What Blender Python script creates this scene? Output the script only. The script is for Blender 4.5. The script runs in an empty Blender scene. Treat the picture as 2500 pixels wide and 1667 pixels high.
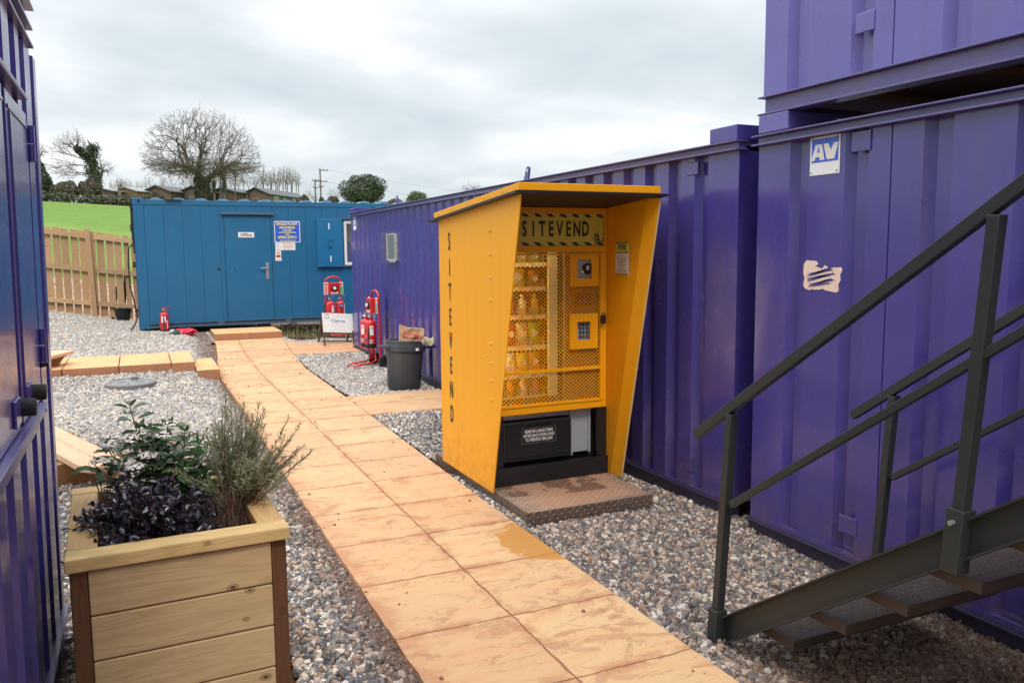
import bpy, math, random
import numpy as np
from mathutils import Vector, Matrix, noise as mn
random.seed(7); rng=np.random.default_rng(7)
S=bpy.context.scene; COL=S.collection
PI=math.pi; R=math.radians
def clamp(x,a=0.,b=1.): return a if x<a else b if x>b else x
def sst(a,b,x):
    t=clamp((x-a)/(b-a)); return t*t*(3-2*t)
# ------------------------------------------------------------------ terrain
def gh(x,y):
    L=.2*sst(10.6,12.6,y)+.09*sst(13,16.5,y)
    P=.06*sst(11.8,13.2,y)+.15*sst(13.2,14.9,y)
    Q=.05*sst(12,13.5,y)+.06*sst(13.5,15,y)
    w=sst(.55,1.,x); v=sst(2.2,2.6,x)
    z=L*(1-w)+(P*(1-v)+Q*v)*w
    z+=.17*clamp(-x-.3,0,6)*sst(14.5,19,y)
    if y>28:
        k=clamp((y-30)/50.); h=5.75*k
        if y>80: h=5.75+np.interp(y,[80,100,130,160,220,900],[0,.95,2.1,3.1,3.9,3.9])
        z+=h-.05*clamp(x+4,-30,40)*k*(1 if y<80 else max(0,1-(y-80)/60))
        z-=.17*clamp(-x-.3,0,6)*sst(28,45,y)
    return float(z)
# ------------------------------------------------------------------ mesh builder
def V(*a): return Vector(a)
XP,YP,ZP=V(1,0,0),V(0,1,0),V(0,0,1)
WEST=(V(0,-1,0),ZP)      # face looking to -X
SOUTH=(XP,ZP)            # face looking to -Y
EAST=(V(0,1,0),ZP)
class MB:
    def __init__(s): s.v=[]; s.f=[]; s.m=[]; s.mi=0
    def add(s,vs,fs):
        n=len(s.v); s.v+= [tuple(p) for p in vs]
        for f in fs: s.f.append(tuple(i+n for i in f)); s.m.append(s.mi)
        return s
    def box(s,x0,x1,y0,y1,z0,z1):
        v=[(x0,y0,z0),(x1,y0,z0),(x1,y1,z0),(x0,y1,z0),(x0,y0,z1),(x1,y0,z1),(x1,y1,z1),(x0,y1,z1)]
        return s.add(v,[(0,3,2,1),(4,5,6,7),(0,1,5,4),(1,2,6,5),(2,3,7,6),(3,0,4,7)])
    def obox(s,c,a,b,d):   # centre and three half axes
        c,a,b,d=map(Vector,(c,a,b,d))
        v=[c+i*a+j*b+k*d for k in(-1,1) for j in(-1,1) for i in(-1,1)]
        fs=[(0,2,3,1),(4,5,7,6),(0,1,5,4),(1,3,7,5),(3,2,6,7),(2,0,4,6)]
        if a.cross(b).dot(d)<0: fs=[f[::-1] for f in fs]
        return s.add(v,fs)
    def bar(s,p,q,w,h,side=None):
        p,q=Vector(p),Vector(q); d=(q-p); L=d.length; d/=L
        side=Vector(side) if side is not None else (ZP.cross(d) if abs(d.z)<.95 else XP)
        side=(side-d*side.dot(d)).normalized(); up=d.cross(side)
        return s.obox((p+q)/2,side*w/2,d*L/2,up*h/2)
    def tube(s,pts,r,n=6,cap=True):
        pts=[Vector(p) for p in pts]; m=len(pts)
        rs=r if isinstance(r,(list,tuple)) else [r]*m
        d0=(pts[1]-pts[0]).normalized(); a=d0.orthogonal().normalized()
        base=len(s.v)
        for i,p in enumerate(pts):
            d=(pts[min(i+1,m-1)]-pts[max(i-1,0)])
            if d.length<1e-9: d=d0
            d.normalize(); a=(a-d*a.dot(d)); a=a.normalized() if a.length>1e-6 else d.orthogonal().normalized()
            b=d.cross(a)
            for k in range(n):
                t=2*PI*k/n; s.v.append(tuple(p+(a*math.cos(t)+b*math.sin(t))*rs[i]))
        for i in range(m-1):
            for k in range(n):
                k2=(k+1)%n; s.f.append((base+i*n+k,base+i*n+k2,base+(i+1)*n+k2,base+(i+1)*n+k)); s.m.append(s.mi)
        if cap:
            s.f.append(tuple(base+k for k in range(n))[::-1]); s.m.append(s.mi)
            s.f.append(tuple(base+(m-1)*n+k for k in range(n))); s.m.append(s.mi)
        return s
    def lathe(s,prof,c,n=24,axis=ZP):
        c=Vector(c); axis=Vector(axis).normalized(); a=axis.orthogonal().normalized(); b=axis.cross(a); base=len(s.v); m=len(prof)
        for r,z in prof:
            for k in range(n):
                t=2*PI*k/n; s.v.append(tuple(c+axis*z+(a*math.cos(t)+b*math.sin(t))*max(r,1e-4)))
        for i in range(m-1):
            for k in range(n):
                k2=(k+1)%n; s.f.append((base+i*n+k,base+i*n+k2,base+(i+1)*n+k2,base+(i+1)*n+k)); s.m.append(s.mi)
        return s
    def prism(s,poly,o,ux,uy,depth):   # polygon in plane (ux,uy), extruded from o by depth against the normal
        o,ux,uy=Vector(o),Vector(ux),Vector(uy); n=ux.cross(uy).normalized(); k=len(poly)
        v=[o+ux*p[0]+uy*p[1] for p in poly]+[o+ux*p[0]+uy*p[1]-n*depth for p in poly]
        area=sum(poly[i][0]*poly[(i+1)%k][1]-poly[(i+1)%k][0]*poly[i][1] for i in range(k))
        fs=[tuple(range(k)),tuple(range(2*k-1,k-1,-1))]+[(i,i+k,(i+1)%k+k,(i+1)%k) for i in range(k)]
        if area<0: fs=[f[::-1] for f in fs]
        return s.add(v,fs)
    def rect(s,o,fr,x0,x1,y0,y1,t=.0015):
        return s.prism([(x0,y0),(x1,y0),(x1,y1),(x0,y1)],o,fr[0],fr[1],t)
    def text(s,body,size,o,fr,bold=0.,xs=1.,t=.0012,sp=1.):
        cu=bpy.data.curves.new('t','FONT'); cu.body=body; cu.size=size; cu.align_x='CENTER'; cu.align_y='CENTER'
        cu.offset=bold; cu.space_character=sp; cu.resolution_u=3
        ob=bpy.data.objects.new('t',cu); me=bpy.data.meshes.new_from_object(ob)
        o=Vector(o); vs=[o+fr[0]*(v.co.x*xs)+fr[1]*v.co.y for v in me.vertices]
        s.add(vs,[tuple(p.vertices) for p in me.polygons])
        bpy.data.objects.remove(ob); bpy.data.curves.remove(cu); bpy.data.meshes.remove(me); return s
    def disc(s,c,n,r,k=16,t=.003):
        return s.lathe([(1e-4,0),(r,0),(r,t),(1e-4,t)],c,k,n)
OFF={}
def thing(name,label,cat,loc=(0,0,0),group=None,rot=None):
    o=bpy.data.objects.new(name,None); COL.objects.link(o); o.empty_display_size=.1
    o.location=loc; o['label']=label; o['category']=cat
    if group: o['group']=group
    OFF[o.name]=Vector(loc)
    if rot: o.rotation_euler=rot
    return o
def build(name,mb,mat,parent=None,loc=None,smooth=None,bev=0,local=False):
    off=Vector(loc) if loc is not None else (OFF[parent.name] if parent is not None and not local else V(0,0,0))
    me=bpy.data.meshes.new(name)
    vs=[(p[0]-off.x,p[1]-off.y,p[2]-off.z) for p in mb.v]
    me.from_pydata(vs,[],mb.f)
    mats=mat if isinstance(mat,(list,tuple)) else [mat]
    for m in mats: me.materials.append(m)
    if len(mats)>1: me.polygons.foreach_set('material_index',mb.m)
    if smooth is not None:
        me.polygons.foreach_set('use_smooth',[True]*len(me.polygons)); me.set_sharp_from_angle(angle=R(smooth))
    me.update()
    o=bpy.data.objects.new(name,me); COL.objects.link(o)
    if parent is not None: o.parent=parent; OFF[o.name]=off
    elif loc is not None: o.location=loc; OFF[o.name]=off
    else: OFF[o.name]=off
    if bev:
        b=o.modifiers.new('bevel','BEVEL'); b.width=bev; b.segments=2; b.limit_method='ANGLE'; b.angle_limit=R(40)
    return o
def tag(o,label,cat,group=None):
    o['label']=label; o['category']=cat
    if group: o['group']=group
    return o
def struct(o,label=None,kind='structure'):
    o['kind']=kind
    if label: o['label']=label
    return o
def copy_tree(o,parent=None):
    c=o.copy(); COL.objects.link(c)
    if parent is not None: c.parent=parent
    for ch in [k for k in bpy.data.objects if k.parent==o]: copy_tree(ch,c)
    return c
# ------------------------------------------------------------------ materials
class NT:
    def __init__(s,tree): s.t=tree
    def n(s,ty,ins=None,**kw):
        nd=s.t.nodes.new(ty)
        for k,v in kw.items(): setattr(nd,k,v)
        for k,v in (ins or {}).items(): s.set(nd.inputs[k],v)
        return nd
    def set(s,sock,v):
        if isinstance(v,bpy.types.NodeSocket): s.t.links.new(v,sock)
        else:
            if sock.type=='RGBA' and len(v)==3: v=(*v,1)
            sock.default_value=v
    def math(s,op,a,b=None,c=None,cl=False):
        nd=s.t.nodes.new('ShaderNodeMath'); nd.operation=op; nd.use_clamp=cl
        for i,v in enumerate((a,b,c)):
            if v is not None: s.set(nd.inputs[i],v)
        return nd.outputs[0]
    def mix(s,f,a,b,bl='MIX'):
        nd=s.t.nodes.new('ShaderNodeMix'); nd.data_type='RGBA'; nd.blend_type=bl
        s.set(nd.inputs[0],f); s.set(nd.inputs[6],a); s.set(nd.inputs[7],b); return nd.outputs[2]
    def noise(s,vec,sc,det=4,rough=.55,dist=0):
        nd=s.n('ShaderNodeTexNoise',{'Scale':sc,'Detail':det,'Roughness':rough,'Distortion':dist})
        if vec is not None: s.set(nd.inputs['Vector'],vec)
        return nd.outputs['Fac']
    def ramp(s,f,stops,interp='LINEAR'):
        nd=s.t.nodes.new('ShaderNodeValToRGB'); cr=nd.color_ramp; cr.interpolation=interp
        while len(cr.elements)<len(stops): cr.elements.new(.5)
        for e,(p,c) in zip(cr.elements,stops):
            e.position=p; e.color=(*c,1) if not isinstance(c,(int,float)) else (c,c,c,1)
        s.set(nd.inputs[0],f); return nd.outputs[0]
    def mapv(s,vec,sc=(1,1,1),loc=(0,0,0)):
        return s.n('ShaderNodeMapping',{'Vector':vec,'Scale':sc,'Location':loc}).outputs[0]
    def bump(s,h,st=.3,d=.01,nrm=None):
        i={'Height':h,'Strength':st,'Distance':d}
        if nrm is not None: i['Normal']=nrm
        return s.n('ShaderNodeBump',i).outputs[0]
    def pos(s): return s.n('ShaderNodeNewGeometry').outputs['Position']
def newmat(name):
    m=bpy.data.materials.new(name); m.use_nodes=True; t=NT(m.node_tree); b=m.node_tree.nodes['Principled BSDF']; return m,t,b
def simple(name,col,rough=.5,metal=0,var=.12,sc=14,bump=.0,spec=.5,coat=0):
    m,t,b=newmat(name); p=t.pos(); n=t.noise(p,sc,4)
    f=t.math('MULTIPLY_ADD',n,2*var,1-var)
    t.set(b.inputs['Base Color'],t.mix(1.,(*col,1),t.n('ShaderNodeCombineColor',{0:f,1:f,2:f}).outputs[0],'MULTIPLY'))
    t.set(b.inputs['Roughness'],t.math('MULTIPLY_ADD',t.noise(p,sc*2,3),.24,rough-.12))
    b.inputs['Metallic'].default_value=metal; b.inputs['Specular IOR Level'].default_value=spec
    b.inputs['Coat Weight'].default_value=coat; b.inputs['Coat Roughness'].default_value=.12
    if bump: t.set(b.inputs['Normal'],t.bump(n,bump,.004))
    return m
def paint(name,col,rough=.3,dirt=(.10,.07,.055),wave=.35,dirtamt=.5,fade=(1.25,1.2,1.1),coat=.25,scuff=None,spec=.5,splash=0.):
    m,t,b=newmat(name); p=t.pos()
    big=t.noise(p,.9,3); streak=t.noise(t.mapv(p,(9,9,.5)),1.,5,.6); fine=t.noise(p,45,4)
    c=t.mix(t.math('MULTIPLY',t.math('SUBTRACT',big,.35,cl=True),1.2,cl=True),(*col,1),tuple(col[i]*fade[i] for i in range(3)))
    c=t.mix(t.math('MULTIPLY',t.ramp(streak,[(.5,0),(.75,1)]),dirtamt*.5),c,dirt)
    sp=t.noise(p,23,6,.75)
    c=t.mix(t.math('MULTIPLY',t.ramp(sp,[(.66,0),(.73,1)]),dirtamt),c,dirt)
    if scuff: c=t.mix(t.math('MULTIPLY',t.ramp(t.noise(t.mapv(p,(3,3,2),(3,1,7)),2.2,7,.7),[(.64,0),(.72,1)]),.55),c,scuff)
    if splash:
        ch_=t.ramp(t.noise(t.mapv(p,(1,1,.8),(5,2,9)),6.5,8,.78),[(.70,0),(.725,1)]); c=t.mix(t.math('MULTIPLY',ch_,.5),c,(.17,.085,.06))
        z=t.n('ShaderNodeSeparateXYZ',{0:p}).outputs[2]; up=t.n('ShaderNodeMapRange',{'Value':t.math('ADD',z,t.math('MULTIPLY_ADD',t.noise(t.mapv(p,(2,2,1)),1.5,5,.65),.7,-.35)),1:.55,2:.0}).outputs[0]
        c=t.mix(t.math('MULTIPLY',t.math('MULTIPLY',up,t.ramp(t.noise(p,14,5,.7),[(.38,.2),(.6,1)])),splash),c,(.13,.07,.055))
    b.inputs['Specular IOR Level'].default_value=spec
    t.set(b.inputs['Base Color'],c)
    t.set(b.inputs['Roughness'],t.math('MULTIPLY_ADD',t.noise(p,3.1,5,.6),.3,rough-.13))
    b.inputs['Coat Weight'].default_value=coat; b.inputs['Coat Roughness'].default_value=.1
    n1=t.bump(t.noise(t.mapv(p,(1,1,.55)),2.6,2),wave,.03)
    t.set(b.inputs['Normal'],t.bump(fine,.12,.0015,n1))
    return m
def wood(name,c1,c2,knot=(.06,.03,.015),axis=0,sc=1.,rough=.7,green=0):
    m,t,b=newmat(name); p=t.n('ShaderNodeTexCoord').outputs['Object']
    k=[9,9,9]; k[axis]=.7
    g=t.noise(t.mapv(p,tuple(sc*a for a in k)),1.6,3,.5,.6)
    rings=t.math('SINE',t.math('MULTIPLY',g,46)); rings=t.math('MULTIPLY_ADD',rings,.5,.5)
    fib=[160,160,160]; fib[axis]=4
    f=t.noise(t.mapv(p,tuple(fib)),1.,3)
    kk=[8,8,8]; kk[axis]=5.
    vo=t.n('ShaderNodeTexVoronoi',{'Vector':t.mapv(p,tuple(sc*a for a in kk)),'Scale':1.,'Randomness':1.}).outputs['Distance']
    kn=t.ramp(vo,[(.0,1),(.05,.8),(.07,.25),(.10,.55),(.125,0)])
    c=t.mix(t.math('MULTIPLY',t.math('POWER',rings,2.2),.85),c1,c2)
    c=t.mix(t.math('MULTIPLY',f,.45),c,tuple(a*.72 for a in c2))
    c=t.mix(t.noise(p,2.3,3),c,tuple(a*1.12 for a in c1))
    c=t.mix(kn,c,knot)
    orr=t.math('MULTIPLY_ADD',t.n('ShaderNodeObjectInfo').outputs['Random'],.32,.82); c=t.mix(1.,c,t.n('ShaderNodeCombineColor',{0:orr,1:orr,2:orr}).outputs[0],'MULTIPLY')
    if green: c=t.mix(t.math('MULTIPLY',t.ramp(t.noise(p,5,4),[(.5,0),(.7,1)]),green),c,(.16,.14,.04))
    t.set(b.inputs['Base Color'],c); b.inputs['Roughness'].default_value=rough; b.inputs['Specular IOR Level'].default_value=.3
    t.set(b.inputs['Normal'],t.bump(t.math('ADD',t.math('MULTIPLY',rings,.5),f),.35,.002))
    return m
def leaf(name,ca,cb,rough=.45,trans=.0,spec=.5):
    m,t,b=newmat(name); p=t.pos()
    r=t.n('ShaderNodeNewGeometry').outputs['Random Per Island']
    c=t.mix(r,ca,cb); c=t.mix(t.math('MULTIPLY',t.noise(p,1.1,3),.35),c,tuple(a*.5 for a in ca))
    t.set(b.inputs['Base Color'],c); b.inputs['Roughness'].default_value=rough; b.inputs['Specular IOR Level'].default_value=spec
    if trans:
        tr=t.n('ShaderNodeBsdfTranslucent'); t.set(tr.inputs[0],t.mix(.5,c,tuple(a*1.5 for a in cb))); mx=t.n('ShaderNodeMixShader'); mx.inputs[0].default_value=trans
        L=m.node_tree.links.new; L(b.outputs[0],mx.inputs[1]); L(tr.outputs[0],mx.inputs[2]); L(mx.outputs[0],m.node_tree.nodes['Material Output'].inputs[0])
    return m
PURP=(.049,.038,.22)
M={}
M['purple']=paint('purple_paint',PURP,.24,coat=.3,fade=(1.3,1.35,1.15),scuff=(.11,.08,.24),splash=.65)
M['purple_skylit']=paint('sky_lit_purple_paint',(.105,.09,.33),.28,wave=.6,coat=.35,scuff=(.17,.165,.29))  # sky reflection on the upper containers put into a lighter base colour
M['purple_rail']=paint('purple_rail_paint',(.085,.068,.215),.36,wave=.5,dirtamt=.7,scuff=(.15,.155,.24),splash=.65)
M['rail_base']=simple('shade_dark_bottom_rail',(.022,.016,.04),.45,var=.4)  # near-black colour stands in for the shadowed gap below the purple walls
M['blue']=paint('teal_blue_paint',(.011,.118,.252),.40,dirt=(.03,.06,.09),wave=.2,dirtamt=.35,coat=.08,scuff=(.06,.19,.33))
M['blue_rail']=paint('grey_blue_rail_paint',(.055,.105,.17),.5,wave=.2,coat=0)
M['yellow']=paint('yellow_paint',(.83,.355,.005),.42,dirt=(.45,.17,.015),wave=.15,dirtamt=.22,fade=(1.04,1.04,1),coat=0,spec=.3,splash=.35)
M['black']=simple('black_metal',(.012,.012,.014),.38,var=.35)
M['soffit']=simple('dark_soffit_sheet',(.006,.007,.018),.5)
M['plastic']=simple('black_plastic',(.013,.013,.015),.33,var=.3,sc=30)
M['rubber']=simple('black_rubber',(.012,.012,.012),.75,sc=60,bump=.2)
M['grey']=simple('grey_panel',(.32,.33,.36),.4)
M['alu']=simple('aluminium',(.5,.5,.52),.35,metal=.8)
M['chrome']=simple('chrome',(.7,.7,.72),.15,metal=1)
M['white']=simple('white_sign_face',(.74,.74,.72),.45,var=.05,sc=9)
M['cream']=simple('cream_card',(.68,.66,.58),.5,var=.08)
M['signblue']=simple('sign_blue',(.03,.10,.58),.4,var=.06)
M['signyellow']=simple('sign_yellow',(.75,.66,.10),.5,var=.05)
M['ink']=simple('black_ink',(.012,.011,.010),.55)
M['greyink']=simple('grey_ink',(.25,.24,.24),.6)
M['red']=paint('fire_red_paint',(.55,.012,.014),.28,dirt=(.2,.01,.01),wave=.0,dirtamt=.2,fade=(1.1,1,1))
M['redink']=simple('red_ink',(.62,.05,.03),.5)
M['greenink']=simple('green_ink',(.02,.30,.10),.5)
M['navy']=simple('navy_ink',(.03,.04,.22),.5)
M['violet']=simple('violet_plastic',(.12,.02,.4),.4)
M['soil']=simple('potting_soil',(.03,.02,.014),.95,var=.5,sc=40,bump=.6)
M['steel']=paint('dark_grey_green_steel',(.022,.026,.026),.40,dirt=(.055,.03,.02),wave=.05,dirtamt=.25,coat=0,spec=.4,scuff=(.035,.042,.043))
M['bark']=simple('oak_bark',(.12,.095,.075),.9,var=.4,sc=3)
M['twig']=simple('grey_brown_bark',(.19,.165,.15),.9,var=.3,sc=2)
M['ivy']=leaf('ivy_leaves',(.022,.040,.012),(.055,.075,.025),.5)
M['evergreen']=leaf('evergreen_leaves',(.030,.048,.020),(.085,.11,.05),.5)
M['lightgreen']=leaf('light_green_leaves',(.045,.085,.022),(.10,.15,.04),.5)
M['scrub']=leaf('scrub_leaves',(.060,.054,.030),(.15,.13,.08),.7)
M['hedge']=leaf('hedge_leaves',(.062,.07,.034),(.13,.125,.075),.7)
# checker plate with worn mud
def checker():
    m,t,b=newmat('muddy_checker_plate'); p=t.pos(); q=t.n('ShaderNodeSeparateXYZ',{0:p}); x,y=q.outputs[0],q.outputs[1]
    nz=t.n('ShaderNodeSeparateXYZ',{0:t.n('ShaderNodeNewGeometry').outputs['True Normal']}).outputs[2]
    n=t.noise(p,5,6,.65); n2=t.noise(p,26,4)
    ex=t.math('MULTIPLY',t.math('ABSOLUTE',t.math('SUBTRACT',x,2.62)),2.1); ey=t.math('MULTIPLY',t.math('ABSOLUTE',t.math('SUBTRACT',y,4.80)),2.6)
    e=t.math('ADD',t.math('MAXIMUM',ex,ey),t.math('MULTIPLY_ADD',n,.9,-.45))
    mudm=t.math('MULTIPLY',t.ramp(e,[(.55,1),(.95,.12)]),t.math('GREATER_THAN',nz,.75))
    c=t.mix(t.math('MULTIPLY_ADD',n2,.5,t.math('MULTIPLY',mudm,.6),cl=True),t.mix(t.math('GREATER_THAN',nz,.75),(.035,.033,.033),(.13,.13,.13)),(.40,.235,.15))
    c=t.mix(mudm,c,t.mix(n2,(.44,.26,.165),(.34,.19,.115)))
    wet=t.math('MULTIPLY',t.ramp(t.noise(t.mapv(p,(1,1,1),(4.,1.,0)),4.2,4,.55),[(.54,0),(.58,1)]),t.math('GREATER_THAN',y,4.72)); c=t.mix(t.math('MULTIPLY',wet,.7),c,(.09,.042,.024))
    t.set(b.inputs['Base Color'],c); t.set(b.inputs['Roughness'],t.math('MULTIPLY_ADD',mudm,.4,.36)); b.inputs['Specular IOR Level'].default_value=.4
    t.set(b.inputs['Normal'],t.bump(n2,.3,.002)); return m
M['checker']=checker()
M['tread']=simple('muddy_checker_tread',(.052,.034,.025),.6,metal=.1,var=.6,sc=6)
def pathmat():
    m,t,b=newmat('stamped_concrete'); p=t.pos(); s=t.n('ShaderNodeSeparateXYZ',{0:p}); x,y=s.outputs[0],s.outputs[1]
    wob=t.math('MULTIPLY_ADD',t.noise(t.mapv(p,(6,6,1)),1.,4),.035,-.0175)
    jy=t.math('ABSOLUTE',t.math('SUBTRACT',t.math('FRACT',t.math('DIVIDE',t.math('ADD',t.math('ADD',y,wob),-.235+.307),.615)),.5))
    dj=t.math('MULTIPLY',jy,.615)
    dc=t.math('ABSOLUTE',t.math('SUBTRACT',t.math('ADD',x,wob),1.492))
    inmain=t.math('LESS_THAN',x,2.17)
    dc=t.math('ADD',dc,t.math('MULTIPLY',t.math('SUBTRACT',1,inmain),5))
    d=t.math('MINIMUM',dj,dc)
    mud=t.noise(p,5.5,5,.6)
    jw=t.math('MULTIPLY_ADD',mud,.06,-.0215)
    joint=t.math('SUBTRACT',1.,t.math('DIVIDE',d,t.math('MAXIMUM',jw,.004)),cl=True)
    joint=t.math('MULTIPLY',joint,1.5,cl=True)
    core=t.math('LESS_THAN',d,.0024)
    # riven slate veins running across
    vv=t.mapv(p,(1.25,5.2,1)); v1=t.noise(vv,1.5,6,.58,.5)
    vein=t.ramp(t.math('ABSOLUTE',t.math('SUBTRACT',v1,.5)),[(.0,1),(.005,.6),(.010,0)])
    gate=t.ramp(t.noise(p,2.1,2),[(.47,0),(.56,1)])
    slab=t.n('ShaderNodeTexWhiteNoise',{'Vector':t.n('ShaderNodeCombineXYZ',{0:t.math('GREATER_THAN',x,1.492),1:t.math('FLOOR',t.math('DIVIDE',t.math('ADD',y,-.235),.615)),2:0.}).outputs[0]},noise_dimensions='3D').outputs['Value']
    c=t.mix(t.noise(p,1.4,4),(.54,.335,.17),(.62,.405,.215))
    c=t.mix(t.math('MULTIPLY',slab,.55),c,(.51,.29,.15))
    far=t.n('ShaderNodeMapRange',{'Value':y,1:10.,2:14.}).outputs[0]
    c=t.mix(t.math('MULTIPLY',far,t.math('MULTIPLY',slab,.5)),c,(.60,.27,.15))
    c=t.mix(t.math('MULTIPLY',t.ramp(t.noise(t.mapv(p,(1.3,4,1)),1.6,5,.6),[(.5,0),(.68,1)]),.45),c,(.56,.25,.12))
    red=t.ramp(t.noise(t.mapv(p,(1,1.9,1)),2.6,8,.7,1.2),[(.57,0),(.605,.8),(.68,1)])
    c=t.mix(t.math('MULTIPLY',red,.6),c,(.36,.145,.075))
    c=t.mix(t.math('MULTIPLY',t.math('MULTIPLY',vein,gate),.62),c,(.30,.13,.06))
    st2=t.ramp(t.noise(t.mapv(p,(1,1.5,1),(7,3,0)),4.4,7,.68,.9),[(.565,0),(.59,.9),(.68,1)]); gt2=t.ramp(t.noise(t.mapv(p,(1,1,1),(2,9,0)),1.2,3),[(.40,0),(.54,1)])
    c=t.mix(t.math('MULTIPLY',t.math('MULTIPLY',st2,gt2),.55),c,(.33,.16,.09))
    sm=t.math('MULTIPLY',t.math('SUBTRACT',1.,t.math('DIVIDE',d,.075),cl=True),t.ramp(t.noise(p,6.5,6,.7),[(.47,0),(.56,1)])); c=t.mix(t.math('MULTIPLY',sm,.75),c,(.37,.15,.075))
    lin=t.ramp(t.math('ABSOLUTE',t.math('SUBTRACT',t.noise(t.mapv(p,(1,2.6,1),(3,5,0)),2.1,3,.5,.8),.5)),[(0,1),(.004,.5),(.008,0)]); c=t.mix(t.math('MULTIPLY',lin,t.math('MULTIPLY',t.ramp(t.noise(p,2.7,2),[(.45,0),(.55,1)]),.65)),c,(.30,.135,.07))
    speck=t.ramp(t.noise(p,38,3,.6),[(.66,0),(.72,1)]); c=t.mix(t.math('MULTIPLY',speck,.6),c,(.27,.12,.06))
    # muddy margins
    edge=t.math('MULTIPLY',t.n('ShaderNodeMapRange',{'Value':t.math('ADD',x,t.math('MULTIPLY_ADD',mud,.16,-.08)),1:1.06,2:.95}).outputs[0],inmain)
    edge=t.math('MULTIPLY',edge,t.ramp(t.noise(p,9,5,.7),[(.40,.1),(.56,1)])); c=t.mix(t.math('MULTIPLY',edge,.7),c,(.40,.17,.085))
    c=t.mix(t.math('MULTIPLY',joint,.8),c,(.33,.125,.06)); c=t.mix(core,c,(.16,.065,.035))
    # wet orange spill by the kiosk step
    ex=t.math('DIVIDE',t.math('SUBTRACT',x,2.0),.20); ey=t.math('DIVIDE',t.math('SUBTRACT',y,4.15),.34)
    e=t.math('ADD',t.math('MULTIPLY',ex,ex),t.math('MULTIPLY',ey,ey)); e=t.math('ADD',e,t.math('MULTIPLY_ADD',t.noise(p,6,5,.65),2.6,-1.3))
    wet=t.ramp(e,[(.8,1),(.95,0)]); c=t.mix(t.math('MULTIPLY',wet,.85),c,(.46,.205,.045))
    t.set(b.inputs['Base Color'],c); t.set(b.inputs['Roughness'],t.math('MULTIPLY_ADD',wet,-.3,.72)); b.inputs['Specular IOR Level'].default_value=.35
    h=t.math('ADD',t.math('MULTIPLY',v1,.9),t.math('MULTIPLY',t.noise(p,30,4),.18)); h=t.math('SUBTRACT',h,t.math('MULTIPLY',joint,.35)); h=t.math('SUBTRACT',h,t.math('MULTIPLY',core,.6))
    t.set(b.inputs['Normal'],t.bump(h,.55,.012)); return m
M['path']=pathmat()
def slabmat():
    m,t,b=newmat('sandstone_slab'); p=t.pos(); v1=t.noise(t.mapv(p,(1.3,5,2)),2,6,.6,1)
    c=t.mix(t.noise(p,2,4),(.66,.40,.17),(.58,.30,.14)); c=t.mix(t.math('MULTIPLY',t.ramp(v1,[(.52,0),(.62,1)]),.5),c,(.42,.19,.09))
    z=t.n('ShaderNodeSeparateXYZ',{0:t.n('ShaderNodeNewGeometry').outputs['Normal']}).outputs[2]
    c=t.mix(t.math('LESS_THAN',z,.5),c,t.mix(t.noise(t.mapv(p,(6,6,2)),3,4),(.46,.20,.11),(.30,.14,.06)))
    t.set(b.inputs['Base Color'],c); b.inputs['Roughness'].default_value=.8
    t.set(b.inputs['Normal'],t.bump(v1,.5,.01)); return m
M['slab']=slabmat()
def mudmask(t,p):
    s=t.n('ShaderNodeSeparateXYZ',{0:p}); x,y=s.outputs[0],s.outputs[1]
    n=t.math('MULTIPLY_ADD',t.noise(p,1.7,4),1.3,-.65)
    a=t.n('ShaderNodeMapRange',{'Value':t.math('ADD',y,n),1:3.05,2:2.3}).outputs[0]
    a=t.math('MULTIPLY',a,t.n('ShaderNodeMapRange',{'Value':x,1:1.8,2:2.1}).outputs[0])
    # soil creeping out along the path edge
    e=t.n('ShaderNodeMapRange',{'Value':t.math('ADD',x,t.math('MULTIPLY',n,.16)),1:.70,2:.90}).outputs[0]
    e=t.math('MULTIPLY',e,t.math('LESS_THAN',x,1.1))
    k=t.n('ShaderNodeMapRange',{'Value':t.math('ADD',y,t.math('MULTIPLY',n,.5)),1:5.1,2:4.2}).outputs[0]
    k=t.math('MULTIPLY',t.math('MULTIPLY',k,t.math('GREATER_THAN',x,2.)),.42)
    q=t.math('MULTIPLY',t.ramp(t.noise(p,.8,3),[(.5,0),(.7,1)]),.2)
    return t.math('MAXIMUM',t.math('MAXIMUM',a,t.math('MULTIPLY',e,.8)),t.math('MAXIMUM',k,q))
def stonemat(nm='gravel_stone',pale=1.):
    m,t,b=newmat(nm); p=t.pos()
    r=t.n('ShaderNodeAttribute',attribute_type='INSTANCER',attribute_name='rnd').outputs['Fac']
    c=t.ramp(r,[(0,(.065,.07,.08)),(.17,(.27,.235,.21)),(.31,(.52,.39,.28)),(.42,(.10,.10,.11)),(.56,(.74,.66,.57)),(.67,(.36,.22,.145)),(.77,(.18,.18,.20)),(.86,(.60,.47,.37)),(.95,(.16,.095,.065))],'CONSTANT')
    c=t.mix(.10,c,t.ramp(t.noise(p,70,3),[(.3,(.2,.18,.17)),(.7,(.66,.6,.54))]))
    if pale!=1: c=t.mix(.42,c,(.52,.48,.43))
    c=t.mix(t.math('MULTIPLY',mudmask(t,p),t.math('MULTIPLY_ADD',t.noise(p,40,3),.6,.55),cl=True),c,(.105,.052,.032))
    t.set(b.inputs['Base Color'],c); b.inputs['Roughness'].default_value=.62
    t.set(b.inputs['Normal'],t.bump(t.noise(p,110,3),.4,.002)); return m
M['stone']=stonemat(); M['stone_pale']=stonemat('pale_gravel_stone',1.3)
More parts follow.
